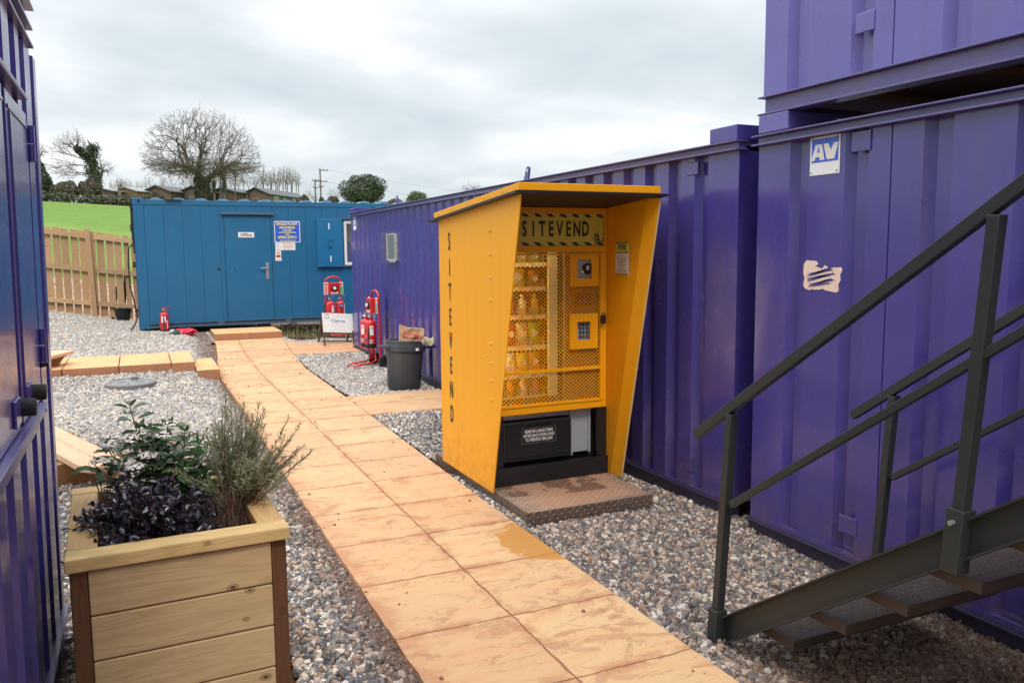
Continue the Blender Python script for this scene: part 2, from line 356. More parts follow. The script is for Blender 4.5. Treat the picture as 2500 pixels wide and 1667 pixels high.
def bedmat():
    m,t,b=newmat('gravel_bed'); p=t.pos()
    vo=t.n('ShaderNodeTexVoronoi',{'Vector':p,'Scale':48.,'Randomness':1.})
    r=t.n('ShaderNodeSeparateColor',{0:vo.outputs['Color']}).outputs[0]
    c=t.ramp(r,[(0,(.04,.04,.045)),(.3,(.11,.095,.085)),(.55,(.17,.135,.11)),(.8,(.22,.19,.17))],'CONSTANT')
    dk=t.ramp(vo.outputs['Distance'],[(.25,1),(.55,.35)]); c=t.mix(1.,c,dk,'MULTIPLY')  # bed colour darkened between cells, standing in for shade among the stones
    c=t.mix(t.math('MULTIPLY',mudmask(t,p),.85),c,(.15,.065,.036))
    t.set(b.inputs['Base Color'],c); b.inputs['Roughness'].default_value=.8
    t.set(b.inputs['Normal'],t.bump(vo.outputs['Distance'],-.8,.015)); return m
M['bed']=bedmat()
def soilmat():
    m,t,b=newmat('red_soil'); p=t.pos()
    c=t.mix(t.noise(p,8,6,.7),(.10,.045,.026),(.25,.115,.065)); t.set(b.inputs['Base Color'],c); b.inputs['Roughness'].default_value=.9
    t.set(b.inputs['Normal'],t.bump(t.noise(p,40,5,.7),.8,.01)); return m
M['redsoil']=soilmat()
def grassmat():
    m,t,b=newmat('field_grass'); p=t.pos()
    c=t.mix(t.noise(t.mapv(p,(.25,.6,.5)),1,5,.6),(.12,.21,.030),(.165,.265,.045)); c=t.mix(t.math('MULTIPLY',t.ramp(t.noise(t.mapv(p,(1,.45,1)),1.7,8,.75),[(.38,0),(.62,1)]),.6),c,(.10,.165,.035))
    c=t.mix(t.math('MULTIPLY',t.ramp(t.noise(p,.12,2),[(.45,0),(.65,1)]),.35),c,(.24,.33,.07))
    t.set(b.inputs['Base Color'],c); b.inputs['Roughness'].default_value=.85; b.inputs['Specular IOR Level'].default_value=.15
    t.set(b.inputs['Normal'],t.bump(t.noise(p,3.5,6,.75),.8,.15)); return m
M['grass']=grassmat()
def rubblemat():
    m,t,b=newmat('bare_earth_and_rubble'); p=t.pos()
    c=t.ramp(t.noise(p,2.6,6,.75),[(.35,(.16,.075,.045)),(.5,(.42,.22,.13)),(.6,(.62,.48,.36)),(.7,(.25,.12,.07))])
    t.set(b.inputs['Base Color'],c); b.inputs['Roughness'].default_value=.9
    t.set(b.inputs['Normal'],t.bump(t.noise(p,9,5,.7),1.,.1)); return m
M['rubble']=rubblemat()
W={}
W['planter']=wood('planter_pine',(.60,.405,.21),(.40,.25,.11),axis=0,green=.12)
W['rim']=wood('planter_rim_pine',(.56,.375,.165),(.40,.245,.09),axis=0,green=.45)
W['rimy']=wood('planter_side_rim_pine',(.54,.33,.14),(.38,.21,.08),axis=1,green=.3)
W['post']=wood('stained_post',(.15,.062,.026),(.085,.034,.015),axis=2)
W['fence']=wood('fence_timber_upright',(.46,.285,.15),(.33,.19,.095),knot=(.10,.045,.02),axis=2)
W['fencex']=wood('fence_timber_rail',(.50,.325,.18),(.37,.22,.115),axis=0)
W['bench']=wood('bench_timber',(.60,.38,.235),(.47,.265,.15),axis=1)
W['beam']=wood('bench_beam_timber',(.36,.20,.075),(.22,.11,.04),axis=0)
# ------------------------------------------------------------------ ground
def axis_pts(segs):
    out=[]
    for a,b,st in segs: out+=list(np.arange(a,b-1e-6,st))
    out.append(segs[-1][1]); return out
def sheet(name,xs,ys,mat,dz=0.,keep=None):
    mb=MB(); nx=len(xs)
    for y in ys:
        for x in xs: mb.v.append((x,y,gh(x,y)+dz))
    for j in range(len(ys)-1):
        for i in range(nx-1):
            if keep and not keep((xs[i]+xs[i+1])/2,(ys[j]+ys[j+1])/2): continue
            a=j*nx+i; mb.f.append((a,a+1,a+nx+1,a+nx)); mb.m.append(0)
    return build(name,mb,mat,smooth=60)
xs=axis_pts([(-40,-6,2),(-6,8,.4),(8,60,4)])
struct(sheet('ground',xs,axis_pts([(-30,-4,2),(-4,10,.7),(10,19.6,.3)]),M['redsoil'],-.035))
struct(sheet('bare_earth',axis_pts([(-40,-6,2),(-6,8,.5),(8,60,4)]),axis_pts([(19.6,33,.6)]),M['rubble'],-.035))
struct(sheet('field',axis_pts([(-420,-60,30),(-60,80,3.5),(80,460,30)]),axis_pts([(33,120,2.),(120,260,7),(260,700,40)]),M['grass'],-.035))
# path --------------------------------------------------------------
PL=[(-3,.935),(6,.935),(9,.965),(11.5,.94),(12.8,1.01),(13.6,1.08),(14.62,1.13)]
PR=[(-3,2.045),(5,2.05),(9,2.125),(12,2.15),(13.5,2.2),(14.62,2.23)]
def pl(y): return float(np.interp(y,[a for a,b in PL],[b for a,b in PL]))
def pr(y): return float(np.interp(y,[a for a,b in PR],[b for a,b in PR]))
def strip(name,ys,fl,fr,n,dz,mat,sag=.05,jit=0.):
    mb=MB()
    for y in ys:
        l,r=fl(y)+jit*(random.random()-.5),fr(y)
        row=[l+(r-l)*i/n for i in range(n+1)]
        mb.v.append((l-.004,y,gh(l,y)-sag))
        for x in row: mb.v.append((x,y,gh(x,y)+dz))
        mb.v.append((r+.004,y,gh(r,y)-sag))
    w=n+3
    for j in range(len(ys)-1):
        for i in range(w-1):
            a=j*w+i; mb.f.append((a,a+1,a+w+1,a+w)); mb.m.append(0)
    mb.f.append(tuple(range(w))); mb.m.append(0); mb.f.append(tuple(range((len(ys)-1)*w,len(ys)*w))[::-1]); mb.m.append(0)
    return struct(build(name,mb,mat,smooth=50))
strip('path',axis_pts([(-3,14.62,.12)]),pl,pr,8,.022,M['path'],jit=.008)
strip('side_path',axis_pts([(8.22,9.42,.15)]),lambda y:pr(y)+.012,lambda y:3.295,6,.018,M['path'])
strip('side_path',axis_pts([(13.3,14.5,.15)]),lambda y:pr(y)+.012,lambda y:4.4,8,.018,M['path'])
# landing with two paved steps on the left
mb=MB()
for x0,x1 in ((-3.2,-2.2),(-2.19,-.96),(-.95,-.30),(-.29,.34)): mb.box(x0,x1,11.86,13.14,-.05,.235)
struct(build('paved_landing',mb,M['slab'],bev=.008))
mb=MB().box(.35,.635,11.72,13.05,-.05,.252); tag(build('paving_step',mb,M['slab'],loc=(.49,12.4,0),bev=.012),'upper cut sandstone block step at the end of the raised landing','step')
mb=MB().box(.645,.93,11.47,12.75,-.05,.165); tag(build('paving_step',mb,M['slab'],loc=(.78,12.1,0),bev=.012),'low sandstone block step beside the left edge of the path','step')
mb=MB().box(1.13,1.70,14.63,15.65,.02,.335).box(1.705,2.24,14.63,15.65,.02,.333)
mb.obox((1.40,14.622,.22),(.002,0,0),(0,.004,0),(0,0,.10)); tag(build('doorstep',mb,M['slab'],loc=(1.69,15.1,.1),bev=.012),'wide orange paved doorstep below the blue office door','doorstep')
# gravel ------------------------------------------------------------
def in_gravel(x,y):
    if y>19.15: return False
    if pl(y)-.03<x<pr(y)+.02 and y<14.7: return False
    if 8.2<y<9.44 and pr(y)<x<3.4: return False
    if 13.28<y<14.52 and x>2.1: return False
    if 11.85<y<13.15 and x<.36: return False
    if 2.12<x<3.07 and 4.45<y<6.25: return False
    if -.3<x<.48 and 3.02<y<4.0: return False
    if x>3.36 and 3.78>y or x>3.36 and 4.0<y<13.95: return False
    if x<-.42 and y<3.9: return False
    if y>15.0 and x>2.3: return False
    if x>.2 and y>16.6: return False
    return True
def gravel(name,x0,x1,y0,y1,cell,dens,size,label,sm_='stone'):
    nx=int((x1-x0)/cell); ny=int((y1-y0)/cell); mb=MB(); idx={}
    D=[]
    def vid(i,j):
        if (i,j) not in idx:
            x,y=x0+i*cell,y0+j*cell; idx[(i,j)]=len(mb.v)
            lump=.03*mn.noise(V(x*1.3,y*1.3,3))+.012*mn.noise(V(x*5,y*5,1))
            d=pl(y)-x; 
            if d>0: lump+=-.02*(1-sst(0,.25,d))
            mb.v.append((x,y,gh(x,y)+lump*sst(0,.3,min(abs(pl(y)-x),abs(x-pr(y))))))
            k=1.
            if -.2<d<=0 and y<10: k=.16
            if 0<d<.2: k=.16+.84*sst(.02,.16,d+.07*mn.noise(V(x*4,y*4,0)))
            D.append(dens*k)
        return idx[(i,j)]
    for j in range(ny):
        for i in range(nx):
            if in_gravel(x0+(i+.5)*cell,y0+(j+.5)*cell):
                mb.f.append((vid(i,j),vid(i+1,j),vid(i+1,j+1),vid(i,j+1))); mb.m.append(0)
    o=build(name,mb,M['bed'],smooth=60); me=o.data
    a=me.attributes.new('dens','FLOAT','POINT'); a.data.foreach_set('value',D)
    g=bpy.data.node_groups.new(name,'GeometryNodeTree')
    g.interface.new_socket('Geometry',in_out='INPUT',socket_type='NodeSocketGeometry'); g.interface.new_socket('Geometry',in_out='OUTPUT',socket_type='NodeSocketGeometry')
    t=NT(g); gi=t.n('NodeGroupInput'); go=t.n('NodeGroupOutput'); L=g.links.new
    dp=t.n('GeometryNodeDistributePointsOnFaces'); L(gi.outputs[0],dp.inputs['Mesh'])
    na=t.n('GeometryNodeInputNamedAttribute',data_type='FLOAT'); na.inputs['Name'].default_value='dens'; L(na.outputs['Attribute'],dp.inputs['Density'])
    sa=t.n('GeometryNodeStoreNamedAttribute',data_type='FLOAT',domain='POINT'); sa.inputs['Name'].default_value='rnd'; L(dp.outputs['Points'],sa.inputs['Geometry'])
    rv=t.n('FunctionNodeRandomValue',data_type='FLOAT'); rv.inputs['Seed'].default_value=5; L(rv.outputs[1],sa.inputs['Value'])
    jo=t.n('GeometryNodeJoinGeometry')
    for k in range(3):
        ico=t.n('GeometryNodeMeshIcoSphere',{'Radius':1.,'Subdivisions':2}); sp=t.n('GeometryNodeSetPosition'); L(ico.outputs[0],sp.inputs['Geometry'])
        no=t.n('ShaderNodeTexNoise',{'Scale':.9,'Detail':1.,'W':k*3.7},noise_dimensions='4D')
        vm=t.n('ShaderNodeVectorMath',operation='SUBTRACT'); L(no.outputs['Color'],vm.inputs[0]); vm.inputs[1].default_value=(.5,.5,.5)
        vs=t.n('ShaderNodeVectorMath',operation='SCALE'); L(vm.outputs[0],vs.inputs[0]); vs.inputs['Scale'].default_value=1.9; L(vs.outputs[0],sp.inputs['Offset'])
        sm=t.n('GeometryNodeSetMaterial'); sm.inputs['Material'].default_value=M[sm_]; L(sp.outputs[0],sm.inputs['Geometry'])
        ti=t.n('GeometryNodeGeometryToInstance'); L(sm.outputs[0],ti.inputs[0]); L(ti.outputs[0],jo.inputs[0])
    ip=t.n('GeometryNodeInstanceOnPoints'); L(sa.outputs[0],ip.inputs['Points']); L(jo.outputs[0],ip.inputs['Instance']); ip.inputs['Pick Instance'].default_value=True
    rr=t.n('FunctionNodeRandomValue',data_type='FLOAT_VECTOR'); rr.inputs[1].default_value=(6.28,6.28,6.28); L(rr.outputs[0],ip.inputs['Rotation'])
    rs=t.n('FunctionNodeRandomValue',data_type='FLOAT_VECTOR'); rs.inputs[0].default_value=(size*.62,size*.5,size*.38); rs.inputs[1].default_value=(size*1.5,size*1.25,size*.95); rs.inputs['Seed'].default_value=9
    rf=t.n('FunctionNodeRandomValue',data_type='FLOAT'); rf.inputs[2].default_value=0.; rf.inputs[3].default_value=1.; rf.inputs['Seed'].default_value=21
    sf=t.math('MULTIPLY_ADD',t.math('POWER',rf.outputs[1],3.),1.0,.72); vz=t.n('ShaderNodeVectorMath',operation='SCALE'); L(rs.outputs[0],vz.inputs[0]); L(sf,vz.inputs['Scale']); L(vz.outputs[0],ip.inputs['Scale'])
    j2=t.n('GeometryNodeJoinGeometry'); L(gi.outputs[0],j2.inputs[0]); L(ip.outputs[0],j2.inputs[0]); L(j2.outputs[0],go.inputs[0])
    md=o.modifiers.new('scatter','NODES'); md.node_group=g
    return struct(o,label,'stuff')
gravel('gravel',-1.3,.96,1.0,8.2,.09,4700,.0125,'mixed grey and buff gravel between planter and path')
gravel('gravel',2.04,4.4,1.0,8.3,.09,4700,.0125,'mixed grey and buff gravel between path and purple containers')
gravel('gravel',-6.4,1.2,8.2,19.2,.12,2500,.0142,'pale gravel round the manhole cover and up to the fence','stone_pale')
gravel('gravel',-5.8,-1.3,4.0,8.2,.12,1500,.0160,'pale gravel behind the left purple container','stone_pale')
gravel('gravel',2.08,4.5,9.3,15.2,.12,2500,.0142,'pale gravel under the bin and fire trolleys','stone_pale')
# ------------------------------------------------------------------ containers
def corr(mb,xf,y0,y1,z0,z1,grooves,depth,sgn):
    pts=[(y1,0.)]
    for yf,w in sorted(grooves,reverse=True):
        if w<.02: pts+=[(yf,0),(yf-w*.5,depth*.35),(yf-w,0)]
        else: pts+=[(yf,0),(yf-.042*min(1,w/.14),depth),(yf-w+.022,depth),(yf-w,0)]
    pts.append((y0,0.))
    v=[]
    for y,d in pts: v+=[(xf+sgn*d,y,z0),(xf+sgn*d,y,z1)]
    fs=[(2*i,2*i+2,2*i+3,2*i+1) if sgn>0 else (2*i,2*i+1,2*i+3,2*i+2) for i in range(len(pts)-1)]
    mb.add(v,fs)
def container(label,xf,y0,y1,z0,z1,grooves,matn='purple',toprail=True,rb=.10,group=None,depth=.042):
    c=thing('storage_container',label,'container',(xf,y0,z0),group); D=2.4
    m=M[matn]; rt=.062 if toprail else 0
    mb=MB(); corr(mb,xf,y0,y1,z0+rb,z1-rt,grooves,depth,1); build('side_wall',mb,m,c)
    build('end_wall',MB().box(xf+.004,xf+D,y0+.002,y0+.05,z0+rb,z1-rt),m,c); build('end_wall',MB().box(xf+.004,xf+D,y1-.05,y1-.002,z0+rb,z1-rt),m,c)
    build('rear_wall',MB().box(xf+D-.04,xf+D-.002,y0+.052,y1-.052,z0+rb,z1-rt),m,c)
    build('roof',MB().box(xf+.06,xf+D-.01,y0+.01,y1-.01,z1-.03,z1-.006),M['purple_rail'],c)
    if toprail:
        mb=MB().box(xf-.008,xf+.05,y0,y1,z1-.052,z1-.012).box(xf-.045,xf+.052,y0-.02,y1+.02,z1-.0615,z1-.052).box(xf-.045,xf+.052,y0-.02,y1+.02,z1-.012,z1-.003)
        build('top_rail',mb,M['purple_rail'],c,bev=.002)
    return c
def weldplate(c,xf,y0,y1,z0,z1,m='purple'):
    build('weld_plate',MB().box(xf-.006,xf+.002,y0,y1,z0,z1),M[m],c,bev=.004)
XA=3.306
gav=[(3.55,.14),(3.16,.15),(2.88,.008),(2.70,.15),(2.26,.15),(1.86,.15),(1.46,.15),(1.06,.15),(.66,.15),(.26,.15),(-.14,.15),(-.54,.15),(-1.,.15)]
c=container('purple container at ground level behind the metal staircase, carrying another on top',XA,-2.2,3.80,0.,2.345,gav)
mb=MB().box(XA-.012,XA+.06,-2.2,3.8,.0,.075).box(XA-.035,XA+.06,-2.2,3.81,.0755,.086); build('bottom_rail',mb,M['rail_base'],c,bev=.003)
build('side_skirt',MB().box(XA-.002,XA+.03,-2.2,3.8,.0865,.11),M['purple'],c)
weldplate(c,XA,2.995,3.118,2.175,2.277); weldplate(c,XA,2.992,3.113,.215,.308)
# torn sticker residue
mb=MB(); 
def blob(cx,cy,pts): return [(cx+a,cy+b) for a,b in pts]
o=(XA-.002,3.42,1.48)
ol=[(0,.135),(.02,.155),(.09,.15),(.105,.135),(.08,.125),(.13,.11),(.15,.13),(.17,.12),(.175,.10),(.19,.118),(.26,.12),(.268,.105),(.255,.08),(.26,.055),(.245,.03),(.25,.0),(.235,-.012),(.16,-.002),(.14,.006),(.12,0),(.075,-.002),(.06,.0),(.045,-.006),(.01,.004),(.0,.02),(.008,.06),(-.002,.085)]
mb.prism(ol,o,WEST[0],WEST[1],.003); mb.mi=1
for k in range(13):
    t=random.random; yy=.012+.0095*k; x0=.02+.03*t(); L=.10+.08*t(); w_=.0035+.0035*t(); g_=.018+.012*t()
    if k%3==2: x0+=.05; L*=.7
    poly=[(x0,yy),(x0+L*.35,yy+g_*.3),(x0+L*.7,yy+g_*.75),(x0+L,yy+g_*1.15),(x0+L*.9,yy+g_*1.1+w_),(x0+L*.6,yy+g_*.75+w_*1.3),(x0+L*.3,yy+g_*.35+w_*1.2),(x0+.004,yy+w_)]
    if x0+L<.238 and yy+g_*1.3<.128: mb.prism(poly,(o[0]-.002,o[1],o[2]),WEST[0],WEST[1],.0012)
M['residue']=simple('sticker_residue',(.74,.56,.45),.7,var=.25,sc=40)
tag(build('sticker_residue',mb,[M['residue'],M['purple']],loc=o),'torn off-white sticker remains scraped on the purple wall behind the handrail','sticker')
gup=[(3.57,.155),(3.13,.14),(2.879,.008),(2.615,.14),(2.17,.15),(1.73,.15),(1.29,.15),(.85,.15),(.41,.15),(-.03,.15),(-.47,.15),(-.9,.15),(-1.4,.15)]
XU=3.285
c=container('sky-lightened purple container stacked on top of the one behind the stairs',XU,-2.2,3.75,2.448,4.78,gup,'purple_skylit',rb=.105)
mb=MB().box(XU+.012,XU+.07,-2.2,3.75,2.459,2.543).box(XU-.022,XU+.075,-2.2,3.775,2.4485,2.459).box(XU-.022,XU+.075,-2.2,3.775,2.543,2.552); build('bottom_rail',mb,M['purple_rail'],c,bev=.002)
mb=MB().box(XU+.08,XU+2.3,-2.1,3.7,2.50,2.54)
for k in range(8): mb.box(XU+.08,XU+2.3,3.2-.7*k,3.26-.7*k,2.462,2.4995)
build('end_rail',MB().box(XU+.08,XU+2.3,3.68,3.745,2.452,2.542),M['purple_rail'],c)
W['under']=wood('container_floor_boards',(.30,.17,.09),(.2,.1,.05),axis=1); build('floor_underside',mb,W['under'],c)
weldplate(c,XU,2.985,3.10,2.742,2.838,'purple_skylit')
for y0 in (3.53,):
    build('corner_block',MB().box(XU-.02,XU+.34,y0,y0+.235,2.346,2.4475),M['purple_skylit'],c,bev=.006)
XM=3.33
gm=[]; y=13.62
while y>4.3: gm.append((y,.14)); y-=.287
c=container('long purple container behind the yellow vending kiosk and the bin',XM,4.0,13.9,0.,2.35,gm)
mb=MB().box(XM-.012,XM+.06,4.0,13.9,.0,.085).box(XM-.03,XM+.06,4.0,13.91,.0855,.097); build('bottom_rail',mb,M['rail_base'],c,bev=.003)
build('side_skirt',MB().box(XM-.002,XM+.03,4.,13.9,.0972,.11),M['purple'],c)
weldplate(c,XM,4.395,4.512,2.178,2.262); weldplate(c,XM,4.408,4.492,.207,.30)
build('corner_block',MB().box(XM-.03,XM+.25,3.99,4.25,2.3475,2.44),M['purple'],c,bev=.006)
build('corner_block',MB().box(XM-.03,XM+.25,13.5,13.87,2.3475,2.42),M['purple'],c,bev=.006)
for y,h,ln in ((11.11,2.46,-.02),(6.95,2.455,.09)):
    mb=MB(); r=.034; poly=[(-.045,0),(.045,0)]+[(.0+r*math.cos(a)+0,h-2.34-.03+r*math.sin(a)) for a in np.linspace(0,PI,9)]
    poly=[(p[0]+ln*p[1]/.12*.5,p[1]) for p in poly]
    mb.prism(poly,(XM-.02,y,2.3475),WEST[0],WEST[1],.018); mb.mi=1
    cx=ln*(h-2.37)/.12*.5
    mb.prism([(cx+.013*math.cos(a),h-2.372+.017*math.sin(a)) for a in np.linspace(0,2*PI,12,endpoint=False)],(XM-.0215,y,2.3475),WEST[0],WEST[1],.021)
    build('lifting_lug',mb,[M['purple'],M['cream']],c)
# barred window on the long container
w=build('window',MB().box(XM-.03,XM+.03,11.20,11.64,1.57,1.585).box(XM-.03,XM+.03,11.20,11.64,1.935,1.95).box(XM-.03,XM+.03,11.20,11.23,1.5852,1.9348).box(XM-.03,XM+.03,11.61,11.64,1.5852,1.9348),simple('pale_window_frame',(.55,.53,.48),.5),c)
build('pane',MB().box(XM-.014,XM-.008,11.23,11.61,1.5852,1.9348),simple('window_glass',(.20,.25,.26),.08,var=.1),w)
mb=MB(); gx_=XM-.10
for k in range(13): mb.tube([(gx_,11.14,1.545+.035*k),(gx_,11.70,1.545+.035*k)],.0025,4)
for k in range(9): mb.tube([(gx_+.004,11.14+.07*k,1.545),(gx_+.004,11.14+.07*k,1.965)],.0025,4)
for yy in (11.14,11.70):
    for k in range(13): mb.tube([(gx_,yy,1.545+.035*k),(XM,yy,1.545+.035*k)],.0025,4)
build('window_guard',mb,simple('galvanised_bars',(.22,.22,.24),.5,metal=.4),w)
mb=MB().obox((XM-.06,11.25,1.575),(.03,0,0),(0,.05,0),(0,0,.022)); build('sill_bracket',mb,M['white'],w)
# AV plates
def avsign(x,y0,y1,z0,z1,label):
    mb=MB(); W_=y1-y0; H_=z1-z0; o=(x,y1,z0); mb.rect(o,WEST,0,W_,0,H_,.004)
    o2=(x-.0018,y1,z0); mb.mi=1
    mb.rect(o2,WEST,W_*.055,W_*.95,H_*.335,H_*.945)
    o3=(x-.0034,y1,z0); mb.mi=2; s=W_/.205; b=H_*.385; t=H_*.80; k=lambda p:[(a*s,q) for a,q in p]
    mb.prism(k([(.011,b),(.040,t),(.084,t),(.104,b),(.071,b),(.068,b+.017*s),(.042,b+.017*s),(.036,b)]),o3,WEST[0],WEST[1],.0012)
    mb.prism(k([(.095,t),(.127,t),(.147,b+.045*s),(.166,t),(.197,t),(.171,b),(.121,b)]),o3,WEST[0],WEST[1],.0012)
    mb.mi=1; o4=(x-.005,y1,z0); mb.prism(k([(.053,b+.041*s),(.063,b+.072*s),(.068,b+.041*s)]),o4,WEST[0],WEST[1],.0012)
    mb.mi=3
    for a,q in ((.012,.015),(.19,.015),(.012,.19),(.19,.19)): mb.disc((x-.001,y1-a*s,z0+q*s),(-1,0,0),.004*s,8,.004)
    return tag(build('container_sign',mb,[M['white'],M['signblue'],M['cream'],M['greyink']],loc=o),label,'sign')
avsign(XA-.004,3.192,3.396,2.083,2.28,'blue and white AV plate high on the purple wall behind the stairs')
avsign(XM-.004,13.51,13.72,2.06,2.27,'small faded AV plate at the far corner of the long purple container')
# ---- left container (leans a touch)
lc=thing('storage_container','purple container with closed hatches at the left edge, nearest the camera','container',(-.378,0,0),rot=(0,.0137,0))
def lb(name,mb,mat,par=None,**k): return build(name,mb,mat,par or lc,local=True,**k)
mb=MB(); corr(mb,0,1.6,4.02,.165,2.50,[(3.93,.13),(3.62,.15)]+[(3.36-.31*k,.15) for k in range(6)],.04,-1); lb('side_wall',mb,M['purple'])
lb('end_wall',MB().box(-2.4,-.004,3.97,4.018,.17,2.50),M['purple']); lb('end_wall',MB().box(-2.4,-.004,1.602,1.65,.17,2.5),M['purple'])
lb('roof',MB().box(-2.4,-.05,1.62,3.8,2.55,2.565),M['purple_rail'])
lb('top_rail',MB().box(-.05,-.004,1.6,3.78,2.511,2.568).box(-.05,.018,1.58,3.80,2.5005,2.5105).box(-.05,.018,1.58,3.80,2.5685,2.578),M['purple_rail'],bev=.002)
lb('bottom_rail',MB().box(-.06,.002,1.6,4.02,.0,.153).box(-.06,.022,1.59,3.99,.1535,.1645),M['purple_rail'],bev=.003)
def hatch(y0,y1):
    d=lb('hatch_door',MB().box(-.06,.012,y0,y1,1.17,2.20),M['purple'],bev=.004)
    lb('door_trim',MB().box(.0122,.018,y0+.05,y0+.065,1.2,2.14).box(.0122,.017,y0+.02,y1-.02,2.145,2.155),M['purple'],d)
    return d
d1=hatch(2.93,3.46); d2=hatch(2.24,2.86); hatch(1.72,2.18)
lb('door_post',MB().box(-.02,.004,2.862,2.928,1.17,2.20),M['purple'])
for z0,z1 in ((2.035,2.165),(1.30,1.425)):
    h=MB().tube([(.020,3.50,z0),(.020,3.50,(z0+z1)/2-.002)],.013,12).tube([(.020,3.50,(z0+z1)/2+.002),(.020,3.50,z1)],.013,12).box(.004,.0118,3.47,3.56,z0,z1)
    lb('hinge',h,M['purple'],d1,smooth=40)
lb('latch',MB().tube([(.008,3.53,1.288),(.035,3.53,1.288)],.010,10).box(.002,.02,3.50,3.56,1.278,1.296),M['black'],d1)
lb('drip_strip',MB().box(-.01,.028,1.7,3.38,2.235,2.252),M['purple_rail'],bev=.003)
lb('door_sill',MB().box(-.04,.030,1.7,3.39,1.125,1.158).box(-.04,.006,1.7,3.39,1.07,1.1245).box(-.0,.038,1.7,3.40,1.1582,1.164),M['purple_rail'],bev=.003)
lb('bolt',MB().tube([(.0,3.44,1.13),(.03,3.44,1.13)],.010,8),M['alu'])
for yy in (3.14,2.84):
    b=lb('buffer_plate',MB().box(.0125,.022,yy-.14,yy-.03,1.20,1.28),M['purple'],bev=.003)
    lb('rubber_buffer',MB().lathe([(1e-4,0),(.025,0),(.027,.004),(.027,.042),(.024,.046),(1e-4,.046)],(.0125,yy,1.24),20,XP),M['rubber'],b,smooth=40)
lb('rear_wall',MB().box(-2.4,-2.36,1.66,3.96,.17,2.5),M['purple'])
c=thing('storage_container','upper purple container at the left edge, only its lower rail showing','container',(-.345,0,2.66))
mb=MB(); corr(mb,-.345,1.6,3.9,2.75,5.0,[(3.6-.45*k,.15) for k in range(4)],.035,-1); build('side_wall',mb,M['purple_skylit'],c)
build('bottom_rail',MB().box(-.44,-.352,1.6,3.86,2.671,2.7495).box(-.44,-.323,1.59,3.87,2.660,2.6705),M['purple_rail'],c)
build('end_wall',MB().box(-2.7,-.35,3.85,3.898,2.7505,5.0),M['purple_skylit'],c)
build('corner_block',MB().box(-.60,-.352,3.6,3.80,2.579,2.6595),M['purple_skylit'],c)
build('floor_underside',MB().box(-2.7,-.445,1.65,3.85,2.70,2.73),W['under'],c)
build('end_wall',MB().box(-2.7,-.35,1.602,1.65,2.7505,5.0),M['purple_skylit'],c); build('roof',MB().box(-2.7,-.38,1.66,3.84,4.95,4.98),M['purple_rail'],c)
# ------------------------------------------------------------------ blue office cabin
BY=16.3
bc=thing('office_cabin','teal blue portable office cabin with steel door beyond the path','cabin',(3,BY,.34))
X0,X1,Z0,Z1=-.02,6.1,.34,2.665
wx0,wx1,wz0,wz1=3.76,4.75,1.44,2.31
mb=MB()
def bwall(a,b,z0,z1):
    xs_=[a]+[x for x in np.arange(.155,6.1,.318) if a+.01<x<b-.01]+[b]
    for i in range(len(xs_)-1):
        e0=.004 if i else 0; e1=.004 if i<len(xs_)-2 else 0
        mb.box(xs_[i]+e0,xs_[i+1]-e1,BY,BY+.03,z0,z1)
    mb.box(a,b,BY+.007,BY+.029,z0+.001,z1-.001)
bwall(X0,1.495,Z0+.09,2.575); bwall(1.495,2.40,2.40,2.575); bwall(2.40,wx0,Z0+.09,2.575); bwall(wx0,wx1,Z0+.09,wz0); bwall(wx0,wx1,wz1,2.575); bwall(wx1,X1,Z0+.09,2.575)
build('front_wall',mb,M['blue'],bc,bev=.0015)
build('end_wall',MB().box(X0+.005,X0+.04,BY+.031,BY+2.44,Z0,2.60),M['blue'],bc); build('end_wall',MB().box(X1-.04,X1,BY+.031,BY+2.44,Z0,2.6),M['blue'],bc)
build('rear_wall',MB().box(X0+.041,X1-.041,BY+2.40,BY+2.44,Z0,2.60),M['blue'],bc)
build('corner_post',MB().box(X0-.006,.15,BY-.006,BY-.0005,Z0-.01,2.575).box(X0-.008,X0+.004,BY-.006,BY+.16,Z0-.01,2.575),M['blue'],bc,bev=.003)
build('top_rail',MB().box(X0,X1,BY-.008,BY+.06,2.576,2.66).box(X0,X1,BY-.012,BY-.0085,2.577,2.583),M['blue'],bc,bev=.004)
build('base_rail',MB().box(.15,X1,BY-.004,BY+.05,Z0+.012,Z0+.075).box(.15,X1,BY-.03,BY+.05,Z0+.0755,Z0+.088).box(.15,X1,BY-.03,BY+.05,Z0,Z0+.0115),M['blue_rail'],bc,bev=.002)
for x in (.36,1.38,2.62,4.0): build('fork_pocket',MB().box(x-.06,x+.06,BY-.028,BY-.0045,Z0+.012,Z0+.075).box(x-.03,x+.03,BY-.030,BY-.0285,Z0+.03,Z0+.06),M['blue_rail'],bc)
mb=MB().box(X0+.02,X1-.01,BY+.061,BY+2.43,2.585,2.655)
for k in range(16):
    xc=.363+.384*k; prof=[(xc-.115,0),(xc-.075,.028),(xc-.03,.04),(xc+.03,.04),(xc+.075,.028),(xc+.115,0)]
    mb.prism(prof,(0,BY-.006,2.6605),XP,ZP,2.42)
build('roof',mb,paint('pale_blue_roof_paint',(.12,.26,.40),.45,wave=.1,coat=0),bc,smooth=35)
cb=build('corner_casting',MB().box(X0-.012,.15,BY-.014,BY+.16,2.577,2.688),M['blue'],bc,bev=.004)
build('casting_hole_shade',MB().prism([(.075+.026*math.cos(a),2.632+.036*math.sin(a)) for a in np.linspace(0,2*PI,16,endpoint=False)],(0,BY-.0155,0),XP,ZP,.002),M['ink'],cb)  # flat black oval painted for the shade inside the hole
build('gutter_bracket',MB().box(.52,.80,BY-.05,BY-.0125,2.655,2.668),M['black'],bc)
build('drip_strip',MB().box(1.45,2.41,BY-.055,BY-.001,2.425,2.45).box(1.45,2.41,BY-.06,BY-.0555,2.41,2.452),M['blue_rail'],bc,bev=.002)
